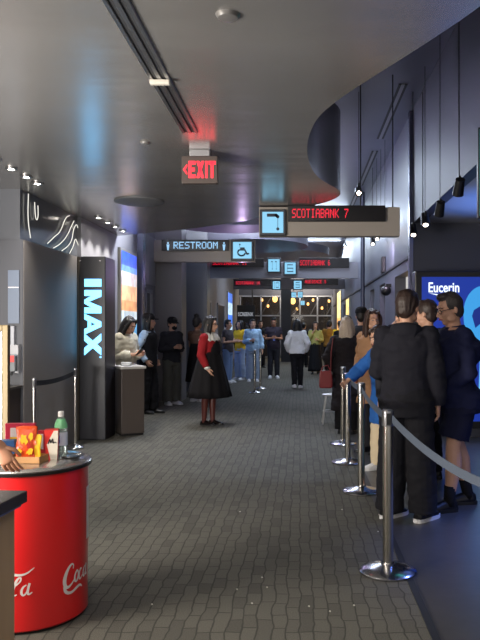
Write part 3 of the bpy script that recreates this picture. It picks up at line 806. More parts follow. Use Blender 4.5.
# bottle
s = empty('drink_bottle', onlid(61, 3.74), 'clear plastic drink bottle with green neck and white cap on the steel lid', 'bottle')
MB().lathe([(.002, 0), (.028, 0), (.033, .01), (.033, .10), (.031, .12), (.033, .14), (.031, .165), (.02, .195), (.013, .207), (.013, .22), (.002, .22)], n=24).build('bottle_body', mat('bottle_clear', (215, 232, 226), .08, trans=.75), s, True)
MB().lathe([(.0332, .055), (.0342, .055), (.0342, .125), (.0332, .125)], n=24).build('label_wrap', mat('label_white', (215, 220, 235), .4), s, True)
MB().lathe([(.0325, .145), (.0345, .147), (.0325, .165), (.021, .195), (.0195, .194), (.031, .163)], n=24).build('neck_sleeve', mat('sleeve_green', (120, 196, 140), .3), s, True)
MB().lathe([(.002, .208), (.0155, .208), (.0155, .232), (.014, .235), (.002, .235)], n=20).build('cap', mat('cap_white', (235, 235, 230), .4), s, True)
q = MB()
strokes(q, [arc(.5, .7, .2, 130, -80)+arc(.5, .32, .22, 80, -140)], lambda u: -.005+(u-.5)*.035, lambda v: .06+v*.06, -.0355, .007)
q.build('label_mark', mat('ink_blue', (40, 60, 170), .4), s)
# red and white carton
s = empty('snack_carton', onlid(52, 3.63), 'red and white tapered popcorn carton with script M left of the bottle', 'carton', rz=R(12))
MB().rings([[(x*.027, y_*.022, 0) for x, y_ in ((-1,-1),(1,-1),(1,1),(-1,1))], [(x*.034, y_*.028, .155) for x, y_ in ((-1,-1),(1,-1),(1,1),(-1,1))]]).build('box', mat('carton_red', (222, 52, 44), .45), s)
MB().prism([(-.004, .0), (.028, .0), (.034, .15), (.012, .15), (-.022, .08)], .001, lambda u, v, d: (u, -.0225-v*.0385-d, v)).build('white_diamond', mat('carton_white', (232, 222, 205), .5), s)
q = MB(); strokes(q, [[(0, .1), (.25, .9), (.38, .3), (.62, .95), (.72, .2), (.95, .4), (1.1, .3)]], lambda u: -.016+u*.036, lambda v: .08+v*.03, -.0275, .0035)
q.build('script_mark', mat('ink_black', (24, 24, 28), .5), s)
# cardboard tray
s = empty('cardboard_tray', onlid(28, 3.56), 'small brown cardboard snack tray held at the front of the lid', 'tray', rz=R(-4))
q = MB(); W, D, H = .085, .055, .034
q.box(-W, W, -D, D, 0, .003); q.box(-W, W, -D, -D+.003, 0, H); q.box(-W, W, D-.003, D, 0, H); q.box(-W, -W+.003, -D, D, 0, H); q.box(W-.003, W, -D, D, 0, H)
q.build('tray_body', mat('cardboard', (176, 128, 78), .7, bump=.1), s)
# bags of chips
def bag(name, loc, w_, h, d, m, label, rz=0, tilt=0, band=None):
    o = empty(name, loc, label, 'snack bag', rz=rz)
    q = MB(); rs = []
    for k in range(11):
        t = k/10; z = h*t; th = d*math.sin(PI*min(1, max(0.04, t*.92+.04)))**.6; 
        ww = w_*(1-.06*math.sin(PI*t)); ring = []
        for j in range(16):
            a = 2*PI*j/16; ring.append((ww*math.cos(a)+.002*math.sin(9*t+j), th*math.sin(a)*(1-.5*abs(math.cos(a)))+z*math.tan(tilt), z+.004*math.sin(j*2.1+k)))
        rs.append(ring)
    q.rings(rs); ob = q.build('foil', m, o, 'all')
    if band:
        for bm_, (u, v, r1, r2) in band:
            q = MB(); pts = [(u+r1*q2*math.cos(k*PI/7), v+r2*q2*math.sin(k*PI/7)+.006*math.sin(3*k)) for k, q2 in enumerate([.45+.7*random.random() for _ in range(14)])]
            q.prism(pts, .002, lambda a, b, dd_: (a, -d*.98-dd_+b*math.tan(tilt), b)); q.build('printed_patch', bm_, o)
    return o
org = mat('foil_orange', (236, 84, 26), .3, bump=.6, bscale=45); yel = mat('ink_yellow', (248, 196, 30), .4); red = mat('ink_red', (200, 20, 24), .4)
bag('chip_bag', (X_(26, 3.57), 3.57, ZT+.006), .052, .17, .016, org, 'orange chip bag with yellow patches standing in the brown tray', R(10), .12, [(yel, (-.012, .105, .026, .036)), (red, (.015, .07, .012, .016)), (yel, (.02, .045, .022, .022)), (yel, (-.028, .045, .012, .02)), (yel, (.024, .12, .014, .02))])
bag('chip_bag', (X_(36, 3.62), 3.585, ZT+.006), .042, .125, .012, yel, 'yellow and orange chip bag leaning at the right of the tray', R(-14), .1, [(org, (.0, .085, .024, .02)), (mat('ink_red', (200, 20, 24), .4), (.0, .04, .012, .02))])
bag('chip_bag', (X_(17, 3.70), 3.69, ZT), .03, .10, .014, yel, 'small yellow bag behind the tray, at its left', R(20), .1)
def carton(name, loc, wx, wy, h, m, label, rz=0, m2=None):
    o = empty(name, loc, label, 'snack box', 'candy boxes on the barrel lid', rz)
    MB().box(-wx/2, wx/2, -wy/2, wy/2, 0, h).build('box', m, o, bevel=.003)
    if m2: MB().box(-wx*.32, -wx*.02, -wy/2-.002, -wy/2, h*.2, h*.85).build('printed_patch', m2, o)
    return o
pink = mat('box_pink', (205, 40, 74), .4); wht = mat('box_white', (226, 214, 214), .5)
carton('candy_box', onlid(21, 3.86), .16, .035, .155, pink, 'large pink candy box at the back left of the lid', R(4), wht)
carton('candy_box', onlid(45, 3.80), .07, .03, .125, mat('box_crimson', (184, 26, 46), .4), 'smaller crimson candy box behind the red and white carton', R(-8), wht)
carton('candy_box', (X_(5, 3.64), 3.66, ZT), .09, .05, .095, mat('box_blue', (70, 120, 190), .4), 'low blue and white candy packet at the left of the tray', R(8), wht)
o = MB().lathe([(.002, 0), (.05, 0), (.065, .008), (.066, .01), (.05, .004), (.002, .003)], n=30).build('steel_dish', steel, smooth=True)
o.location = onlid(72, 3.70); tag(o, 'shallow steel dish lying at the right of the barrel lid', 'dish')

# near counter
s = empty('counter', (-1.268, 1.66, 0), 'wood clad counter corner with a dark top at the lower left photo corner', 'counter', rz=R(-5))
MB().box(-.36, .36, -.5, .5, .0, .955).build('body', wavy_mat('wood_brown', (182, 152, 118), .45, 0, 9, .1, (3, 3, .5)), s, bevel=.004)
MB().box(-.39, .385, -.53, .53, .965, 1.0).build('countertop', mat('top_dark', (58, 52, 50), .25), s, bevel=.003)
MB().box(-.375, .372, -.515, .515, .955, .965).build('steel_edge', steel, s)

# gold framed stand
s = empty('sign_stand', (-2.22, 4.62, 0), 'gold framed standing sign at the left edge behind the barrel', 'sign stand')
gold = mat('gold_metal', (104, 90, 62), .6, .3)
q = MB(); q.box(-.30, -.262, -.02, .02, .3, 1.52); q.box(.262, .30, -.02, .02, .3, 1.52); q.box(-.262, .262, -.02, .02, 1.482, 1.52); q.box(-.262, .262, -.02, .02, .3, .338); q.build('frame', gold, s, bevel=.004)
q = MB(); q.box(-.255, -.235, -.012, .012, .345, 1.475); q.box(.235, .255, -.012, .012, .345, 1.475); q.box(-.235, .235, -.012, .012, 1.455, 1.475); q.build('inner_frame', steel, s)
MB().box(-.262, .262, .0, .012, .338, 1.482).build('panel', mat('stand_panel', (34, 34, 38), .7), s)
for x in (-.28, .28):
    q = MB(); q.box(x-.02, x+.02, -.02, .02, 0, .3); q.box(x-.025, x+.025, -.16, .16, 0, .02); q.build('leg', gold, s)
# notice sheet, dispenser, low cabinet at the enclosure front
s = empty('sanitizer_dispenser', (-3.05, 7.422, 1.02), 'clear and red hand sanitizer dispenser on the charcoal wall at left', 'dispenser')
MB().box(-.055, .055, .02, .09, 0, .30).build('back_plate', mat('plate_grey', (150, 150, 155), .4), s)
MB().box(-.05, .05, -.06, .02, .02, .2).build('tank', mat('tank_clear', (170, 175, 180), .1, trans=.5), s, bevel=.01)
MB().box(-.045, .045, -.065, -.0605, .12, .19).build('red_label', mat('label_red', (200, 50, 50), .5), s)
MB().box(-.035, .0, .04, .088, .3, .5).build('upper_tube', trim_m, s)
MB().tube([(0, -.02, -.02), (0, -.02, .02)], .012, 8).build('nozzle', black, s)
o = empty('notice_sheet', (-3.07, 7.503, 1.5), 'pale blue grey notice sheet above the sanitizer dispenser', 'notice')
MB().box(-.06, .06, -.003, .009, .05, .62).build('sheet', mat('notice_blue', (88, 100, 120), .4), o)
MB().box(-.055, .055, -.006, -.003, .43, .44).build('printed_line', wht, o)
o = empty('low_cabinet', (-3.2, 7.31, 0), 'low brown cabinet against the charcoal wall at the left', 'cabinet')
MB().box(-.4, .2, -.19, .2, 0, .86).build('body', mat('cab_brown', (62, 50, 44), .5), o, bevel=.005)
MB().box(-.42, .22, -.21, .2, .86, .885).build('top', mat('cab_top', (80, 74, 70), .3), o)

# podium by the attendants
s = empty('podium', (-2.43, 9.95, 0), 'grey brown ticket podium beside the lit column', 'podium', rz=R(28))
MB().box(-.16, .16, -.22, .22, .03, .93).build('body', mat('podium_body', (70, 62, 58), .4), s, bevel=.006)
MB().box(-.15, .15, -.20, .20, 0, .03).build('plinth', black, s)
MB().box(-.18, .18, -.24, .24, .93, .965).build('top', mat('podium_top', (176, 174, 172), .35), s, bevel=.005)
o = MB().box(-.07, .07, -.05, .05, 0, .05).build('card_reader', mat('reader_white', (190, 192, 196), .4), bevel=.01)
o.location = (-2.46, 9.92, .966); tag(o, 'small white card reader on top of the podium', 'card reader')

# metal stool
s = empty('metal_stool', (.50, 11.0, 0), 'pale metal frame stool behind the queue posts', 'stool')
MB().lathe([(.002, .44), (.15, .44), (.155, .45), (.15, .462), (.002, .462)], n=28).build('seat', brush, s, True)
for x, y_ in ((-1, -1), (1, -1), (1, 1), (-1, 1)):
    MB().tube([(x*.09, y_*.09, .44), (x*.15, y_*.15, 0)], .012, 8).build('leg', brush, s, True)
MB().tube([(.14*math.cos(k*PI/12), .14*math.sin(k*PI/12), .2) for k in range(24)], .008, 6, closed=True).build('foot_ring', brush, s, True)

# crumbs on the carpet
proto = None
for i, (px, py) in enumerate(((237, 590), (252, 604), (262, 578), (309, 607), (354, 606), (267, 588), (342, 510), (378, 532), (379, 515), (240, 512), (152, 605), (330, 612))):
    Yc = 1050/(py-328)
    c = MB().ell((0, 0, .004), (.006+.002*(i % 3), .005, .004), 8, 5).build('popcorn_crumb', mat('crumb_white', (205, 200, 190), .7), smooth=True) if proto is None else proto.copy()
    if proto is not None: COL.objects.link(c)
    proto = proto or c
    c.location = (X_(px, Yc), Yc, 0); tag(c, 'tiny pale crumb lying on the dark carpet', 'crumb', 'crumbs on the carpet')

# ------------------------------------------------------------------ people
def remeshed(mb, voxel, sm=3, fold=0, freq=9, seed=0, cut=None, fz=1.0):
    me = mb.mesh('t', None)
    o = bpy.data.objects.new('t', me); COL.objects.link(o)
    md = o.modifiers.new('r', 'REMESH'); md.mode = 'VOXEL'; md.voxel_size = voxel
    if sm:
        s2 = o.modifiers.new('s', 'SMOOTH'); s2.factor = .5; s2.iterations = sm
    dg = bpy.context.evaluated_depsgraph_get()
    out = bpy.data.meshes.new_from_object(o.evaluated_get(dg))
    bpy.data.objects.remove(o); bpy.data.meshes.remove(me)
    bm = bmesh.new(); bm.from_mesh(out)
    if fold:
        bm.normal_update()
        off = Vector((seed*3.1, seed*1.7, 0))
        ds = []
        for v in bm.verts:
            p = Vector((v.co.x, v.co.y, v.co.z*fz))*freq+off
            n_ = noise.noise(p)+.5*noise.noise(p*2.1)
            ds.append(v.normal*n_*fold)
        for v, d in zip(bm.verts, ds): v.co += d
    if cut:
        bmesh.ops.delete(bm, geom=[v for v in bm.verts if cut(v.co)], context='VERTS')
    for f in bm.faces: f.smooth = True
    bm.to_mesh(out); bm.free()
    return out
def linkmesh(me, name, m, parent):
    me.name = name
    me.materials.clear(); me.materials.append(m)
    o = bpy.data.objects.new(name, me); COL.objects.link(o); o.parent = parent
    return o

TOR = [(.80, .10, .085, 0), (.86, .155, .115, .005), (.93, .172, .122, .008), (1.0, .162, .115, 0), (1.08, .146, .102, -.005), (1.16, .15, .105, -.008),
       (1.26, .165, .115, -.006), (1.35, .178, .118, 0), (1.41, .172, .105, .006), (1.45, .135, .085, .01), (1.48, .085, .065, .01), (1.50, .056, .056, .008)]
def tor(z):
    if z <= TOR[0][0]: return TOR[1][1], TOR[1][2], 0
    for a, b in zip(TOR, TOR[1:]):
        if z <= b[0]:
            t = (z-a[0])/(b[0]-a[0]); return tuple(a[i]*(1-t)+b[i]*t for i in (1, 2, 3))
    return TOR[-1][1:]
ARM = {'down': ((.245, .03, 1.15), (.265, -.05, .90)), 'phone': ((.225, .02, 1.14), (.07, -.25, 1.17)), 'face': ((.23, -.13, 1.20), (.08, -.17, 1.43)),
       'fwd': ((.24, -.07, 1.16), (.2, -.30, 1.10)), 'pocket': ((.275, .09, 1.16), (.21, -.05, .95)), 'crossed': ((.24, -.05, 1.14), (-.02, -.19, 1.16)),
       'side': ((.235, .03, 1.15), (.235, -.02, .90)), 'raise': ((.30, -.22, 1.36), (.12, -.34, 1.50))}
SKIN = mat('skin_light', (205, 158, 132), .5, var=.1); SKIN2 = mat('skin_tan', (170, 120, 92), .5, var=.1)
LIP = mat('lip_rose', (160, 88, 80), .5)

def person(label, pos, rot, H=1.7, fat=1.0, arms=('down', 'down'), feet=None, knees=None, head=(0, 0), lean=0, vox=.013, skin=SKIN,
           hair=None, tops=(), pants=None, skirt=None, shoes=None, socks=None, extras=(), fingers=True, group=None, curl=.55, handdir=None, tights=None):
    """tops: list of (name, material, hem_z, sleeve fraction 0..2, inflate, fold)"""
    k = H/1.75
    root = empty('person', (pos[0], pos[1], 0), label, 'person', group, rz=R(rot))
    hy, hp = R(head[0]), R(head[1])
    NK = Vector((0, .0, 1.53))
    HM = Matrix.Rotation(hy, 4, 'Z') @ Matrix.Rotation(hp, 4, 'X')
    HC = Vector((0, -.012, 1.632))
    def hd(p): return NK+HM @ (Vector(p)*1.08+HC+Vector((0, 0, .008))-NK)        # head-local to body
    def T(p):
        p = Vector(p)
        if p.z > .93: p.y -= lean*(p.z-.93)
        return p*k
    sh = [Vector((s*.165*min(1.1, fat), .008, 1.42)) for s in (-1, 1)]
    el, wr = [], []
    for i, s in enumerate((-1, 1)):
        a = ARM[arms[i]] if isinstance(arms[i], str) else arms[i]
        f_ = 1+(fat-1)*.7 if a[0][0] > .2 else 1
        el.append(Vector((s*a[0][0]*f_, a[0][1], a[0][2]))); wr.append(Vector((s*a[1][0]*f_, a[1][1], a[1][2])))
    ft = feet or [(-.10, .0, 0, -8), (.10, .0, 0, 8)]       # x, y, z, toe-out degrees
    hips = [Vector((s*.088*fat, 0, .90)) for s in (-1, 1)]
    an = [Vector((f[0], f[1]+.02, .085+f[2])) for f in ft]
    kn = [Vector(knees[i]) if knees else (hips[i]+an[i])/2+Vector((0, -.02, .04)) for i in (0, 1)]
    seg = 12
    def torso(mb, z0, z1, inf, flare=0):
        rs = []; n = 24; zs = [z for z in [z0]+[t[0] for t in TOR if z0+.01 < t[0] < z1-.01]+[z1]]
        if z0 < .8:
            zs = [z0, (z0+.9)/2]+[z for z in zs if z > .9]
        for z in zs:
            w_, d_, yo = tor(max(z, .9)) if z0 < .86 else tor(z)
            fa = fat if z < 1.40 else 1+(fat-1)*.4
            fd = 1+(fat-1)*1.6 if .9 < z < 1.36 else fa
            e = inf+(flare*(1.0-z) if z < 1.0 else 0)
            rs.append([T(((w_*fa+e)*math.cos(2*PI*j/n), (d_*fd+e)*math.sin(2*PI*j/n)+yo-(.02*(fd-1)*4 if .95 < z < 1.25 else 0), z)) for j in range(n)])
        mb.rings(rs)
    # body
    mb = MB()
    torso(mb, .86, 1.50, 0)
    mb.tube([T((0, .012, 1.44)), T((0, 0, 1.50)), T(hd((0, .02, -.06)))], [.062*k, .054*k*min(1.15, fat), .052*k], seg)
    for i in (0, 1):
        mb.tube([T(sh[i]), T((sh[i]+el[i])/2), T(el[i]), T((el[i]*.6+wr[i]*.4)), T(wr[i])], [.052*k, .046*k, .038*k, .037*k, .026*k], seg, flat=False)
        mb.tube([T(hips[i]), T((hips[i]*.5+kn[i]*.5)), T(kn[i]), T(kn[i]*.65+an[i]*.35+Vector((0, .015, 0))), T(an[i]), T(an[i]-Vector((0, 0, .03)))], [.088*k*min(1.1, fat), .074*k, .054*k*min(1.15, fat), .058*k*min(1.18, fat), .037*k, .034*k], seg, flat=False)
    # head and face
    def he(c, r): 
        m2 = MB().ell((0, 0, 0), r, 14, 9)
        for v in m2.bm.verts: v.co = T(hd(Vector(c)+v.co))
        t = bpy.data.meshes.new('t'); m2.bm.to_mesh(t); m2.bm.free(); mb.bm.from_mesh(t); bpy.data.meshes.remove(t)
    he((0, .012, .026), (.074, .092, .092)); he((0, -.024, -.035), (.057, .066, .072)); he((0, -.058, -.092), (.024, .024, .02))
    for s in (-1, 1):
        he((s*.031, -.058, -.024), (.027, .028, .026)); he((s*.077, .012, -.006), (.011, .018, .031)); he((s*.048, -.02, -.07), (.018, .04, .024))
    he((0, -.074, .032), (.05, .018, .012)); he((0, -.086, -.060), (.022, .012, .010))
    mb.tube([T(hd((0, -.082, .012))), T(hd((0, -.100, -.012))), T(hd((0, -.112, -.030))), T(hd((0, -.094, -.038)))], [.009*k, .011*k, .014*k, .012*k], 8, flat=False)
    # palms
    hands = []
    for i, s in enumerate((-1, 1)):
        d = (T(wr[i])-T(el[i])).normalized()
        if handdir and handdir[i]: d = Vector(handdir[i]).normalized()
        inn = Vector((-s, 0, 0)); nrm = (inn-d*inn.dot(d))
        if nrm.length < .3: nrm = Vector((0, 0, -1))-d*(-d.z)
        nrm.normalize(); th = d.cross(nrm)*(-s)        # thumb side
        if (th.y > 0 and abs(d.z) > .6) or (th.z < 0 and abs(d.z) <= .6): th = -th
        w0 = T(wr[i]); hands.append((w0, d, nrm, th))
        rs = []
        for t, wd, tk in ((-.01, .027, .022), (.02, .032, .019), (.055, .040, .017), (.088, .040, .014), (.098, .034, .010)):
            rs.append([w0+d*t*k+th*(wd*k*math.cos(2*PI*j/12))+nrm*(tk*k*math.sin(2*PI*j/12)) for j in range(12)])
        mb.rings(rs)
    me = remeshed(mb, vox, 2 if vox > .009 else 3)
    bm = bmesh.new(); bm.from_mesh(me); fb = MB(); fb.bm.free(); fb.bm = bm
    if fingers:
        for w0, d, nrm, th in hands:
            for j, L_ in enumerate((.072, .080, .074, .058)):
                b = w0+d*.080*k+th*((.030-.0195*j)*k)
                a = curl*(.7+.2*j); p = b; pts = [b]; dirn = d
                for q_, fr in enumerate((.45, .32, .23)):
                    aa = a*(q_+.6)*.8
                    dirn = (d*math.cos(aa)+nrm*math.sin(aa)+th*(.10-.07*j)).normalized()
                    p = p+dirn*L_*fr*k; pts.append(p)
                fb.tube(pts, [.0092*k, .0088*k, .0078*k, .0062*k], 8, flat=False)
            b = w0+d*.022*k+th*.022*k
            fb.tube([b, b+(d*.6+th*.7+nrm*.25).normalized()*.04*k, b+(d*.6+th*.7+nrm*.25).normalized()*.04*k+(d*.9+th*.15+nrm*.35).normalized()*.036*k], [.0125*k, .0105*k, .0075*k], 8, flat=False)
    me2 = fb.mesh('body', None, True)
    bpy.data.meshes.remove(me)
    linkmesh(me2, 'body', skin, root)
    # eyes, mouth
    eb = MB(); ib = MB()
    for s in (-1, 1):
        for (mb_, c, r) in ((eb, (s*.031, -.0815, .002), (.0125, .006, .0065)), (ib, (s*.031, -.0865, .002), (.006, .003, .006))):
            m2 = MB().ell((0, 0, 0), r, 10, 6)
            for v in m2.bm.verts: v.co = T(hd(Vector(c)+v.co))
            t = bpy.data.meshes.new('t'); m2.bm.to_mesh(t); m2.bm.free(); mb_.bm.from_mesh(t); bpy.data.meshes.remove(t)
    eo = eb.build('eyes', mat('eye_white', (215, 208, 202), .3), root, True); ib.build('irises', mat('iris_dark', (40, 28, 22), .3), eo, True)
    m2 = MB()
    for s in (-1, 1): m2.tube([T(hd((s*.014, -.0925, .026))), T(hd((s*.032, -.0905, .031))), T(hd((s*.05, -.078, .024)))], [.004*k, .0045*k, .003*k], 6)
    m2.build('eyebrows', hair[1] if hair else black, root, True)
    m2 = MB().tube([T(hd((-.022, -.088, -.060))), T(hd((-.008, -.0985, -.057))), T(hd((.008, -.0985, -.057))), T(hd((.022, -.088, -.060)))], [.003*k, .006*k, .006*k, .003*k], 8, flat=False)
    m2.build('lips', LIP, root, True)
    # hair
    if hair:
        style, hm = hair[0], hair[1]
        hb = MB()
        def hh(c, r):
            m2 = MB().ell((0, 0, 0), r, 16, 10)
            for v in m2.bm.verts: v.co = Vector(c)+v.co
            t = bpy.data.meshes.new('t'); m2.bm.to_mesh(t); m2.bm.free(); hb.bm.from_mesh(t); bpy.data.meshes.remove(t)
        hh((0, .022, .040), (.087, .098, .098))
        if style == 'short':
            hh((0, .055, -.01), (.07, .06, .075)); hh((0, -.03, .105), (.06, .055, .03))
        if style in ('bob', 'long', 'verylong'):
            ln = {'bob': .12, 'long': .26, 'verylong': .38}[style]
            rs = []
            for t, wd, dp, yo in ((.06, .085, .085, .03), (-.02, .094, .082, .04), (-.10, .098, .07, .05), (-.10-ln*.5, .10, .055, .062), (-.10-ln*.9, .085, .04, .068), (-.10-ln, .05, .02, .07)):
                rs.append([(wd*math.cos(2*PI*j/20), dp*math.sin(2*PI*j/20)+yo, t) for j in range(20)])
            hb.rings(rs)
            for s in (-1, 1):
                hb.tube([(s*.055, -.045, .09), (s*.083, -.03, .0), (s*.086, -.02, -.08), (s*.078, -.028, -.10-ln*.6)], [.022, .026, .03, .02], 10, flat=False)
        if style == 'bun': hh((0, .03, .15), (.05, .05, .045)); hh((0, .05, 0), (.075, .065, .08))
        cutf = None if style == 'cap' else (lambda c: (c.y < -.045 and c.z < .072 and abs(c.x) < .062) or (style == 'short' and c.y < .0 and c.z < .0))
        if style in ('bob', 'long', 'verylong'): cutf = lambda c: (c.y < -.05 and -.16 < c.z < .068 and abs(c.x) < .060)
        hv = max(.006, vox*.8)
        me = remeshed(hb, hv, 2, fold=.010 if style != 'short' else .006, freq=34, seed=len(label), cut=cutf, fz=.22)
        for v in me.vertices: v.co = T(hd(v.co))
        linkmesh(me, 'hair', hm, root)
        for v in hair[2:]:
            if v[0] == 'cap':
                q = MB(); rs = []
                for t, r_ in ((.045, .098), (.08, .098), (.115, .085), (.138, .055), (.146, .01)):
                    rs.append([T(hd((r_*.93*math.cos(2*PI*j/20), r_*1.08*math.sin(2*PI*j/20)+.016, t))) for j in range(20)])
                q.rings(rs)
                rs = []
                for j in range(9):
                    a = PI+PI*j/8
                    rs.append([T(hd((.085*math.cos(a), .08*math.sin(a)-.0, .05))), T(hd((.083*math.cos(a), (.165*abs(math.sin(a))**.8)*-1, .04-.01*abs(math.cos(a))))), T(hd((.083*math.cos(a), (.165*abs(math.sin(a))**.8)*-1, .048-.01*abs(math.cos(a))))), T(hd((.085*math.cos(a), .08*math.sin(a), .058)))])
                q.rings(rs); q.build('cap', v[1], root, True)
    # clothes
    for (nm, m, hem, slv, inf, fold) in tops:
        mb = MB(); torso(mb, hem, 1.47 if 'open' not in nm else 1.45, inf, .06 if hem < .8 else 0)
        mb.tube([T((0, .012, 1.43)), T((0, .008, 1.50))], [(.10+inf)*k, (.066+inf*.6)*k], 18)
        if slv:
            for i in (0, 1):
                mid = (el[i]+wr[i])/2
                pts = [T(sh[i]+Vector((-.04 if i else .04, 0, -.01))), T(sh[i]), T((sh[i]+el[i])/2), T(el[i])]; rr = [(.055+inf)*k, (.057+inf)*k, (.052+inf)*k, (.045+inf)*k]
                if slv < 1: pts = pts[:3]; rr = rr[:3]
                if slv > 1: pts += [T(mid), T(el[i]+(wr[i]-el[i])*min(1, slv-1)*.98)]; rr += [(.042+inf)*k, (.034+inf*.8)*k]
                mb.tube(pts, rr, 14)
                mb.ell(T(sh[i]), ((.056+inf)*k,)*3, 12, 8); 
                if slv >= 1: mb.ell(T(el[i]), ((.046+inf)*k,)*3, 12, 8)
        me = remeshed(mb, vox, 2, fold=fold, freq=8.5, seed=len(label)+len(nm), fz=1.5)
        linkmesh(me, nm.replace('open_', ''), m, root)
    if pants:
        nm, m, endf, inf, wide = pants          # endf: 0..1 down the shin (0 = at the knee)
        mb = MB(); torso(mb, .80, 1.03, inf*.8)
        for i in (0, 1):
            kn2 = kn[i]; e_ = kn2+(an[i]-kn2)*endf+Vector((0, 0, -.02 if endf > .9 else 0))
            if endf > .1: mb.tube([T(hips[i]+Vector((0, 0, .03))), T((hips[i]+kn2)/2), T(kn2), T((kn2+e_)/2), T(e_)], [(.092*min(1.12, fat)+inf)*k, (.08+inf)*k, (.062+inf+wide*.5)*k, (.058+inf+wide*.8)*k, (.044+inf+wide)*k], 16)
            else: mb.tube([T(hips[i]+Vector((0, 0, .03))), T((hips[i]+kn2)/2), T(kn2+Vector((0, 0, .065)))], [(.092*min(1.12, fat)+inf)*k, (.084+inf+wide*.5)*k, (.078+inf+wide)*k], 16)
        me = remeshed(mb, vox, 2, fold=.008, freq=9, seed=len(label)+2, fz=1.6)
        linkmesh(me, nm, m, root)
    if skirt:
        nm, m, z0, z1, w0, w1, pleat = skirt
        mb = MB(); rs = []; n = 72
        for j in range(9):
            t = j/8; z = z1+(z0-z1)*t; w_ = w0+(w1-w0)*t**.85
            rs.append([T(((w_+pleat*t*math.cos(12*a))*math.cos(a), (w_*.86+pleat*t*math.cos(12*a))*math.sin(a), z)) for a in [2*PI*q/n for q in range(n)]])
        mb.rings(rs, cap=True); mb.build(nm, m, root, 'all')
    if tights:
        for i in (0, 1): MB().tube([T((hips[i]+kn[i])/2), T(kn[i]), T(kn[i]*.65+an[i]*.35+Vector((0, .015, 0))), T(an[i]), T(an[i]-Vector((0, 0, .04)))], [.08*k, .058*k, .06*k, .039*k, .037*k], 14, flat=False).build('stocking', tights, root, 'all')
    if socks:
        for i in (0, 1): MB().tube([T(an[i]+(kn[i]-an[i])*.28), T(an[i]), T(an[i]-Vector((0, 0, .04)))], [.050*k, .046*k, .044*k], 14).build('sock', socks, root, 'all')
    if shoes:
        kind, m, ms = shoes
        for i, f in enumerate(ft):
            M_ = Matrix.Translation(Vector((f[0], f[1], f[2]))) @ Matrix.Rotation(R(f[3]), 4, 'Z')
            def S(p): return (M_ @ Vector(p))*k
            big = 1.12 if kind == 'sneaker' else 1.0
            st = .028 if kind == 'sneaker' else .012
            prof = [(.075, .028, .06), (.05, .036, .082), (.01, .038, .085), (-.04, .040, .066), (-.09, .044, .048), (-.135, .042, .036), (-.170, .026, .022)]
            mb = MB(); rs = []
            for (y_, wd, h) in prof:
                rs.append([S((wd*big*math.cos(a), y_*big, st*.6+h*big*(max(0, math.sin(a)))**.8)) for a in [PI*q/10 for q in range(11)]]+[S((-wd*big*.6, y_*big, st*.5)), S((wd*big*.6, y_*big, st*.5))])
            mb.rings(rs); so = mb.build('shoe', m, root, 'all')
            mb = MB(); out = []
            for (y_, wd, h) in [(.088, .015, 0)]+[(p_[0], p_[1]+.004, 0) for p_ in prof]+[(-.182, .010, 0)]: out.append((wd*big, y_*big))
            out = out+[(-a, b) for a, b in out[::-1]]
            if kind == 'heel':
                mb.prism(out, .012, lambda u, v, d: S((u, v, d+.0)))
                mb.prism([(u*.6, v) for u, v in ((-.03, .04), (.03, .04), (.03, .085), (-.03, .085))], .04, lambda u, v, d: S((u, v, d-.0)))
            else: mb.prism(out, st, lambda u, v, d: S((u, v, d)))
            mb.build('sole', ms, so)
    for fn in extras: fn(root, T, hd, wr, sh, k)
    return root

H_BLACK = mat('hair_black', (22, 18, 18), .45, var=.5, bscale=120, bump=.4); H_BROWN = mat('hair_brown', (70, 46, 34), .5, var=.5, bscale=120, bump=.4)
H_DARK = mat('hair_dark_brown', (58, 42, 36), .45, var=.5, bscale=120, bump=.4); H_GREY = mat('hair_ash_blond', (205, 186, 166), .5, var=.5, bscale=120, bump=.4)
H_SALT = mat('hair_greying', (66, 60, 58), .5, var=.5, bscale=120, bump=.4)
def cloth(n, rgb, bump=.15): return mat('cloth_'+n, rgb, .85, bump=bump, bscale=140, spec=.2)
BLK = cloth('black', (22, 22, 26)); CHAR = cloth('charcoal', (42, 42, 48)); NAVY = cloth('navy', (26, 30, 54)); JEAN = cloth('jeans', (112, 134, 172)); LJ = cloth('light_jeans', (150, 165, 190))
WHT = cloth('white', (214, 212, 206)); CREAM = cloth('cream', (206, 196, 172)); LBLUE = cloth('light_blue', (160, 192, 222)); YEL = cloth('yellow', (226, 180, 44)); MUS = cloth('mustard', (150, 112, 52))
SOLE_W = mat('sole_white', (220, 220, 222), .5); SOLE_B = mat('sole_black', (22, 22, 24), .5); SH_B = mat('shoe_black', (20, 20, 24), .4); SH_W = mat('shoe_white', (215, 215, 220), .5)

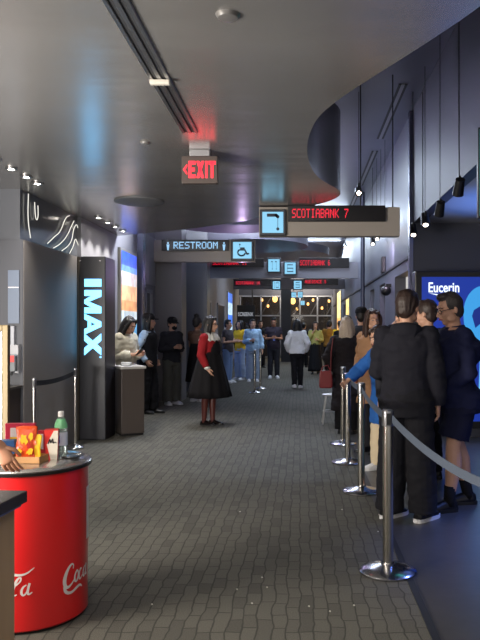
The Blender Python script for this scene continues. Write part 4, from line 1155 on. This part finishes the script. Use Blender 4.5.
# --- extras
def glasses(root, T, hd, wr, sh, k):
    q = MB()
    for s in (-1, 1):
        q.tube([T(hd((s*.032+.021*math.cos(a), -.099, .0+.015*math.sin(a)))) for a in [2*PI*j/16 for j in range(16)]], .0025*k, 6, closed=True)
        q.tube([T(hd((s*.053, -.098, .006))), T(hd((s*.075, -.06, .008))), T(hd((s*.082, .012, .008)))], .0028*k, 6)
    q.tube([T(hd((-.011, -.099, .004))), T(hd((.011, -.099, .004)))], .0025*k, 6)
    q.build('glasses', black, root, True)
def facemask(root, T, hd, wr, sh, k):
    q = MB().ell((0, 0, 0), (.054, .052, .048), 14, 9)
    q.xf(lambda c: T(hd(Vector(c)+Vector((0, -.064, -.052)))))
    q.build('face_mask', BLK, root, 'all')
def hood(m):
    def f(root, T, hd, wr, sh, k):
        q = MB(); rs = []
        for j in range(13):
            a = PI*(-.15+1.3*j/12); c = Vector((.098*math.cos(a), .05+.060*math.sin(a), 1.475-.01*math.sin(a))); r_ = .022+.020*max(0, math.sin(a))
            n = Vector((math.cos(a), math.sin(a), 0))
            rs.append([T(c+n*r_*1.1*math.cos(b)+Vector((0, 0, 1))*r_*1.5*math.sin(b)) for b in [2*PI*t/12 for t in range(12)]])
        q.rings(rs)
        q.rings([[T((x*w_, y_, z)) for x in (-1, 1) for y_ in ((.10, .135) if x < 0 else (.135, .10))] for w_, z in ((.085, 1.46), (.07, 1.38), (.02, 1.30))])
        me = remeshed(q, .009, 4, .004, 12)
        linkmesh(me, 'hood', m, root)
    return f
def phone(i=1):
    def f(root, T, hd, wr, sh, k):
        p = T(wr[i])+Vector((0, -.085, .035)); q = MB().box(-.036, .036, -.004, .004, -.07, .07)
        q.xf(lambda c: p+Matrix.Rotation(R(50), 3, 'X') @ Vector(c))
        o = q.build('phone', black)
        o.matrix_world = Matrix.Translation(root.location) @ root.rotation_euler.to_matrix().to_4x4()
        tag(o, 'dark phone held by the woman in the cream jacket behind the podium', 'phone')
    return f
def lanyard(col):
    def f(root, T, hd, wr, sh, k):
        q = MB(); q.tube([T((-.07, -.06, 1.47)), T((-.045, -.135, 1.36)), T((0, -.15, 1.18))], .006, 6); q.tube([T((.07, -.06, 1.47)), T((.045, -.135, 1.36)), T((0, -.15, 1.18))], .006, 6)
        q.box(-.03, .03, -.165*k, -.158*k, 1.09*k, 1.17*k); q.build('lanyard', col, root)
    return f
def collar(root, T, hd, wr, sh, k):
    q = MB(); n = 60; rs = []
    for r_, z in ((.075, 1.515), (.12, 1.49), (.175, 1.43), (.205, 1.375)):
        rs.append([T(((r_+(.012*math.sin(14*a) if r_ > .1 else 0))*math.cos(a), (r_*.80+(.012*math.sin(14*a) if r_ > .1 else 0))*math.sin(a), z+(.012*math.cos(14*a) if r_ > .1 else 0))) for a in [2*PI*j/n for j in range(n)]])
    q.rings(rs, cap=False); o = q.build('ruffled_collar', WHT, root, 'all')
    md = o.modifiers.new('s', 'SOLIDIFY'); md.thickness = .006
def bodice(root, T, hd, wr, sh, k):
    q = MB(); q.ell((0, 0, 0), (.145, .09, .20), 20, 12); q.xf(lambda c: T(c+Vector((0, -.085, 1.22)))); q.build('dress_front', cloth('skirt_black', (20, 19, 22)), root, 'all')
def redcuffs(root, T, hd, wr, sh, k):
    q = MB()
    for w0 in wr: p = T(w0); q.ell(p+Vector((0, 0, .01)), (.05, .05, .03), 12, 8)
    q.build('ruffled_cuffs', WHT, root, True)

# --- 1 man in black hoodie
person('man in a black hoodie and loose black trousers seen from behind, largest figure at right', (.835, 5.50), 166, 1.77, 1.04, (((.225, .01, 1.14), (.232, -.05, .885)), ((.225, -.05, 1.15), (.12, -.27, 1.06))),
       feet=[(-.13, .02, 0, -30), (.13, -.02, 0, -34)], head=(-14, 6), vox=.0085, hair=('short', H_DARK), lean=.03,
       tops=[('hoodie', cloth('hoodie', (34, 34, 42)), .86, 2, .030, .012)], pants=('trousers', cloth('loose_trousers', (30, 30, 35)), 1, .034, .03), shoes=('sneaker', SH_B, SOLE_W), extras=[hood(cloth('hoodie', (34, 34, 42)))], curl=.7)
# --- 2 navy man
person('man in a navy sweater, navy shorts and glasses standing in profile before the blue display', (1.30, 5.85), -80, 1.77, 1.52, ('pocket', ((.235, -.02, 1.14), (.10, -.20, .96))),
       feet=[(-.10, .13, 0, -5), (.11, -.12, 0, 8)], head=(6, 12), lean=.03, vox=.0085, hair=('short', H_SALT),
       tops=[('sweater', cloth('sweater_navy', (30, 34, 64)), .84, 2, .024, .010)], pants=('shorts', cloth('shorts_navy', (24, 27, 52)), 0, .022, .03), socks=BLK, shoes=('sneaker', SH_B, SOLE_B), extras=[glasses])
# --- 3 dark jacket person behind
person('person in a dark jacket, one arm raised, between the two large men', (1.27, 6.95), -135, 1.75, 1.05, ('pocket', 'raise'), head=(10, 5), vox=.011, hair=('short', H_DARK),
       tops=[('jacket', cloth('jacket_dark', (26, 28, 44)), .86, 2, .026, .01)], pants=('trousers', BLK, 1, .016, .015), shoes=('sneaker', SH_B, SOLE_B))
# --- 4 tall person behind hoodie man
person('person in teal jeans and tan shoes almost hidden behind the man in black', (.95, 6.33), 190, 1.70, 1.0, ('side', 'side'), vox=.012, hair=('short', H_BLACK),
       tops=[('shirt', CHAR, .9, 2, .014, .008)], pants=('jeans', cloth('teal', (60, 100, 108)), 1, .012, .01), shoes=('sneaker', mat('shoe_tan', (170, 104, 84), .5), SOLE_W))
# --- 5 blue denim coat
person('person in long blue denim coat and cream trousers touching the queue post', (.89, 7.36), -62, 1.50, 1.0, (((.30, -.16, 1.22), (.26, -.36, 1.10)), 'pocket'), feet=[(-.12, -.04, 0, 0), (.10, .03, 0, 8)], head=(0, 15), lean=.08, vox=.010,
       hair=('bob', H_DARK), tops=[('coat', cloth('denim_blue', (44, 96, 168)), .58, 1.9, .034, .014)], pants=('trousers', cloth('cream_trousers', (214, 196, 164)), 1, .014, .03), shoes=('sneaker', SH_W, SOLE_W))
# --- 6 woman camel coat
person('woman with long brown hair and camel coat turning her face toward the camera', (.87, 8.45), -48, 1.70, .98, ('pocket', 'fwd'), head=(64, 2), vox=.0085, hair=('verylong', H_BROWN),
       tops=[('coat', cloth('camel', (168, 128, 96)), .62, 1.9, .030, .014)], pants=('trousers', CHAR, 1, .012, .01), shoes=('shoe', SH_B, SOLE_B))
# --- 7 ash blond woman in a black coat
def redbag(*a): pass
person('woman with ash blond hair and long black coat seen from behind', (.66, 9.95), 165, 1.63, 1.02, ('down', 'pocket'), vox=.010, hair=('bob', H_GREY), head=(0, 8),
       tops=[('coat', cloth('coat_black', (30, 26, 30)), .36, 1.9, .036, .014)], pants=('trousers', BLK, 1, .014, .02), shoes=('shoe', SH_B, SOLE_B))
s = empty('shoulder_bag', (.36, 9.80, .66), 'red leather shoulder bag hanging beside the black coat', 'bag')
mr = mat('leather_red', (118, 30, 34), .4, bump=.1)
MB().rings([[(x*w_, y_*.04, z) for x, y_ in ((-1,-1),(1,-1),(1,1),(-1,1))] for w_, z in ((.085, 0), (.095, .04), (.09, .18), (.075, .24))]).build('bag_body', mr, s, bevel=.015)
MB().tube([(-.07, 0, .23), (-.04, 0, .30), (0.03, 0, .32), (.07, 0, .23)], .008, 8).build('handle', mr, s, True)
MB().tube([(.07, 0, .23), (.075, -.02, .5), (.10, -.03, .70)], .006, 8).build('strap', mr, s, True)
# --- 8 cap people behind
person('person in a dark cap whose head shows just above the brown haired woman', (.99, 11.3), 175, 1.80, 1.05, ('down', 'down'), vox=.014, hair=('short', H_BLACK, ('cap', BLK)),
       tops=[('jacket', CHAR, .88, 2, .026, .01)], pants=('trousers', BLK, 1, .014, .01), shoes=('sneaker', SH_B, SOLE_B))
person('person in a black hooded coat deeper in the queue, left of the dark cap', (.84, 12.6), 190, 1.70, 1.05, ('down', 'down'), vox=.015, hair=('short', H_BLACK),
       tops=[('coat', BLK, .7, 2, .03, .01)], pants=('trousers', BLK, 1, .014, .01), shoes=('sneaker', SH_B, SOLE_B))
# --- left group
person('woman in a cream jacket with long black hair reading her phone behind the podium', (-2.62, 10.55), 62, 1.66, .97, ('phone', 'phone'), head=(4, 26), vox=.010, hair=('verylong', H_BLACK),
       tops=[('jacket', cloth('cream_jacket', (206, 200, 182)), .88, 1.8, .034, .014)], pants=('trousers', BLK, 1, .014, .02), shoes=('sneaker', SH_W, SOLE_W), extras=[phone(0)])
def armpatch(root, T, hd, wr, sh, k):
    pass
def vest(root, T, hd, wr, sh, k):
    q = MB(); q.ell(T((-.225, -.0, 1.33)), (.012, .032, .034), 12, 8); q.build('arm_patch', mat('patch_brown', (120, 84, 60), .7), root, True)
person('person in black cap and vest over pale blue sleeves, in profile at left', (-2.66, 12.3), 78, 1.72, 1.0, ('pocket', 'pocket'), feet=[(-.09, .05, 0, -6), (.09, -.06, 0, 6)], head=(2, 0), vox=.010,
       hair=('bob', H_BLACK, ('cap', BLK)), tops=[('shirt', cloth('sleeve_blue', (186, 206, 224)), .98, 2, .020, .012), ('open_vest', BLK, .86, 0, .032, .006)], pants=('trousers', BLK, 1, .022, .03), shoes=('sneaker', SH_B, SOLE_B), extras=[vest])
person('person in a black hoodie, dark cap and black face mask beside the grey pillar', (-2.52, 13.75), 40, 1.68, 1.0, ('phone', 'phone'), head=(8, 8), vox=.012, hair=('short', H_BLACK, ('cap', BLK)),
       tops=[('hoodie', CHAR, .86, 1.95, .032, .014)], pants=('trousers', cloth('olive_grey', (86, 86, 80)), 1, .022, .035), shoes=('sneaker', SH_W, SOLE_W), extras=[facemask])
person('person with tall black hair and black dress standing behind the woman in red', (-2.10, 14.3), 150, 1.70, 1.0, ('down', 'fwd'), vox=.012, skin=SKIN2, hair=('bun', H_BLACK), tops=[('top', cloth('tan_top', (110, 84, 72)), 1.0, .5, .012, .006)],
       skirt=('skirt', BLK, .42, 1.22, .15, .26, .006), shoes=('sneaker', SH_W, SOLE_W))
person('woman in a red jacket with white ruffled collar and wide black skirt in mid hall', (-1.40, 10.85), 68, 1.66, 1.02, (((.24, .02, 1.15), (.235, -.09, .93)), ((.245, .03, 1.15), (.24, -.06, .92))), feet=[(-.06, .05, 0, 0), (.06, -.04, 0, 4)], head=(8, 4), vox=.0085, skin=SKIN,
       hair=('bob', H_BLACK), tops=[('jacket', cloth('red_jacket', (146, 32, 38)), 1.0, 1.9, .024, .008)], skirt=('skirt', cloth('skirt_black', (20, 19, 22)), .46, 1.33, .125, .40, .014),
       tights=mat('tights_brown', (84, 38, 32), .35), shoes=('heel', mat('patent_black', (24, 18, 18), .15), SOLE_B), extras=[glasses, collar, redcuffs, bodice])
# --- mid hall people
person('woman in a white jacket and dark trousers walking away down the hall', (-.07, 17.5), 180, 1.68, 1.0, ('pocket', 'pocket'), feet=[(-.08, -.05, 0, -6), (.07, .14, .03, 6)], vox=.012, hair=('bob', H_BLACK),
       tops=[('jacket', cloth('white_jacket', (226, 228, 230)), .9, 2, .034, .014)], pants=('trousers', cloth('black_trousers', (24, 24, 28)), 1, .022, .0), shoes=('sneaker', SH_W, SOLE_W))
person('man in a dark T-shirt with a lanyard looking down at his hands', (-.79, 21.0), 5, 1.80, 1.05, ('phone', 'phone'), head=(0, 20), vox=.014, skin=SKIN2, hair=('short', H_BLACK), tops=[('shirt', cloth('tee_plum', (48, 42, 52)), .86, .9, .022, .01)],
       pants=('trousers', CHAR, 1, .014, .01), shoes=('sneaker', SH_W, SOLE_W), extras=[lanyard(mat('lanyard_blue', (90, 110, 190), .6))])
person('person in a pale blue shirt with lanyard and light jeans facing the camera', (-1.33, 19.7), 8, 1.72, 1.02, ('phone', 'down'), head=(5, 0), vox=.013, hair=('short', H_BLACK), tops=[('shirt', LBLUE, .86, 1.9, .028, .014)],
       pants=('jeans', LJ, 1, .018, .03), shoes=('sneaker', SH_W, SOLE_W), extras=[lanyard(black)])
person('person in a dark patterned shirt and blue jeans beside the yellow top', (-1.98, 19.2), 70, 1.70, 1.02, ('phone', 'phone'), vox=.013, hair=('short', H_BLACK), tops=[('shirt', wavy_mat('floral_shirt', (62, 56, 62), .8, 0, 18, .2), .86, .9, .026, .014)],
       pants=('jeans', JEAN, 1, .018, .02), shoes=('sneaker', SH_W, SOLE_W))
person('person in a bright yellow top and pale jeans behind the patterned shirt', (-1.74, 20.3), -40, 1.70, 1.0, ('fwd', 'phone'), vox=.014, hair=('bob', H_BLACK), tops=[('shirt', YEL, .86, .9, .024, .014)],
       pants=('jeans', LJ, 1, .018, .03), shoes=('sneaker', SH_W, SOLE_W))
person('woman in an olive yellow top and long black skirt with hands near her face', (.50, 22.8), 0, 1.68, 1.0, ('face', 'phone'), vox=.014, hair=('bob', H_BLACK), tops=[('blouse', cloth('olive_yellow', (168, 164, 96)), 1.0, 1.8, .026, .014)],
       skirt=('skirt', BLK, .1, 1.08, .15, .25, .01), shoes=('shoe', SH_B, SOLE_B))
person('person in a mustard sweater and black trousers at the far right of the hall', (1.02, 24.2), 175, 1.72, 1.1, ('crossed', 'crossed'), vox=.015, hair=('short', H_BLACK), tops=[('sweater', MUS, .88, 2, .03, .014)], pants=('trousers', BLK, 1, .016, .02), shoes=('sneaker', SH_B, SOLE_B))
person('person in a yellow jacket at the far right beside the golden light', (1.24, 21.6), 200, 1.70, 1.05, ('down', 'down'), vox=.015, hair=('short', H_BLACK), tops=[('jacket', YEL, .88, 2, .03, .014)], pants=('trousers', BLK, 1, .016, .02), shoes=('sneaker', SH_B, SOLE_B))
far = [((-1.5, 26.5), 20, BLK, H_BLACK, 'far person in black between the pale blue shirt and the dark T-shirt'), ((-1.05, 28), -15, CHAR, H_DARK, 'far person in charcoal left of the centre pillar'),
       ((.15, 26.8), 170, BLK, H_BLACK, 'far person in black right of the centre pillar'), ((-2.3, 26), 60, CHAR, H_BLACK, 'far person in charcoal by the left wall'), ((1.2, 29.5), 185, cloth('rust', (140, 80, 50)), H_DARK, 'far person in rust colour before the end glass'),
       ((.62, 29.8), 10, cloth('grey_top', (120, 120, 130)), H_BLACK, 'far person in a grey top before the end glass'), ((-2.0, 29.5), 10, cloth('beige_top', (170, 150, 120)), H_BLACK, 'far person in beige near the end board')]
for p_, r_, m_, h_, l_ in far:
    person(l_, p_, r_, 1.66+.1*random.random(), 1.0, ('down', 'phone'), vox=.018, hair=('short', h_), tops=[('jacket', m_, .86, 2, .028, .012)], pants=('trousers', BLK, 1, .016, .02), shoes=('sneaker', SH_B, SOLE_B))
# --- attendant at the barrel, of whom the photo shows the hand
person('person at the left photo edge whose hand holds the brown snack tray', (-1.89, 3.44), 88, 1.70, 1.0, (((.21, -.24, 1.17), (.13, -.495, .972)), 'down'), lean=.06, head=(0, 20), vox=.009, skin=SKIN2, hair=('short', H_DARK), handdir=((.02, -.42, -.88), None), curl=.5,
       tops=[('shirt', BLK, .88, .95, .016, .008)], pants=('trousers', BLK, 1, .012, .01), shoes=('sneaker', SH_B, SOLE_B))
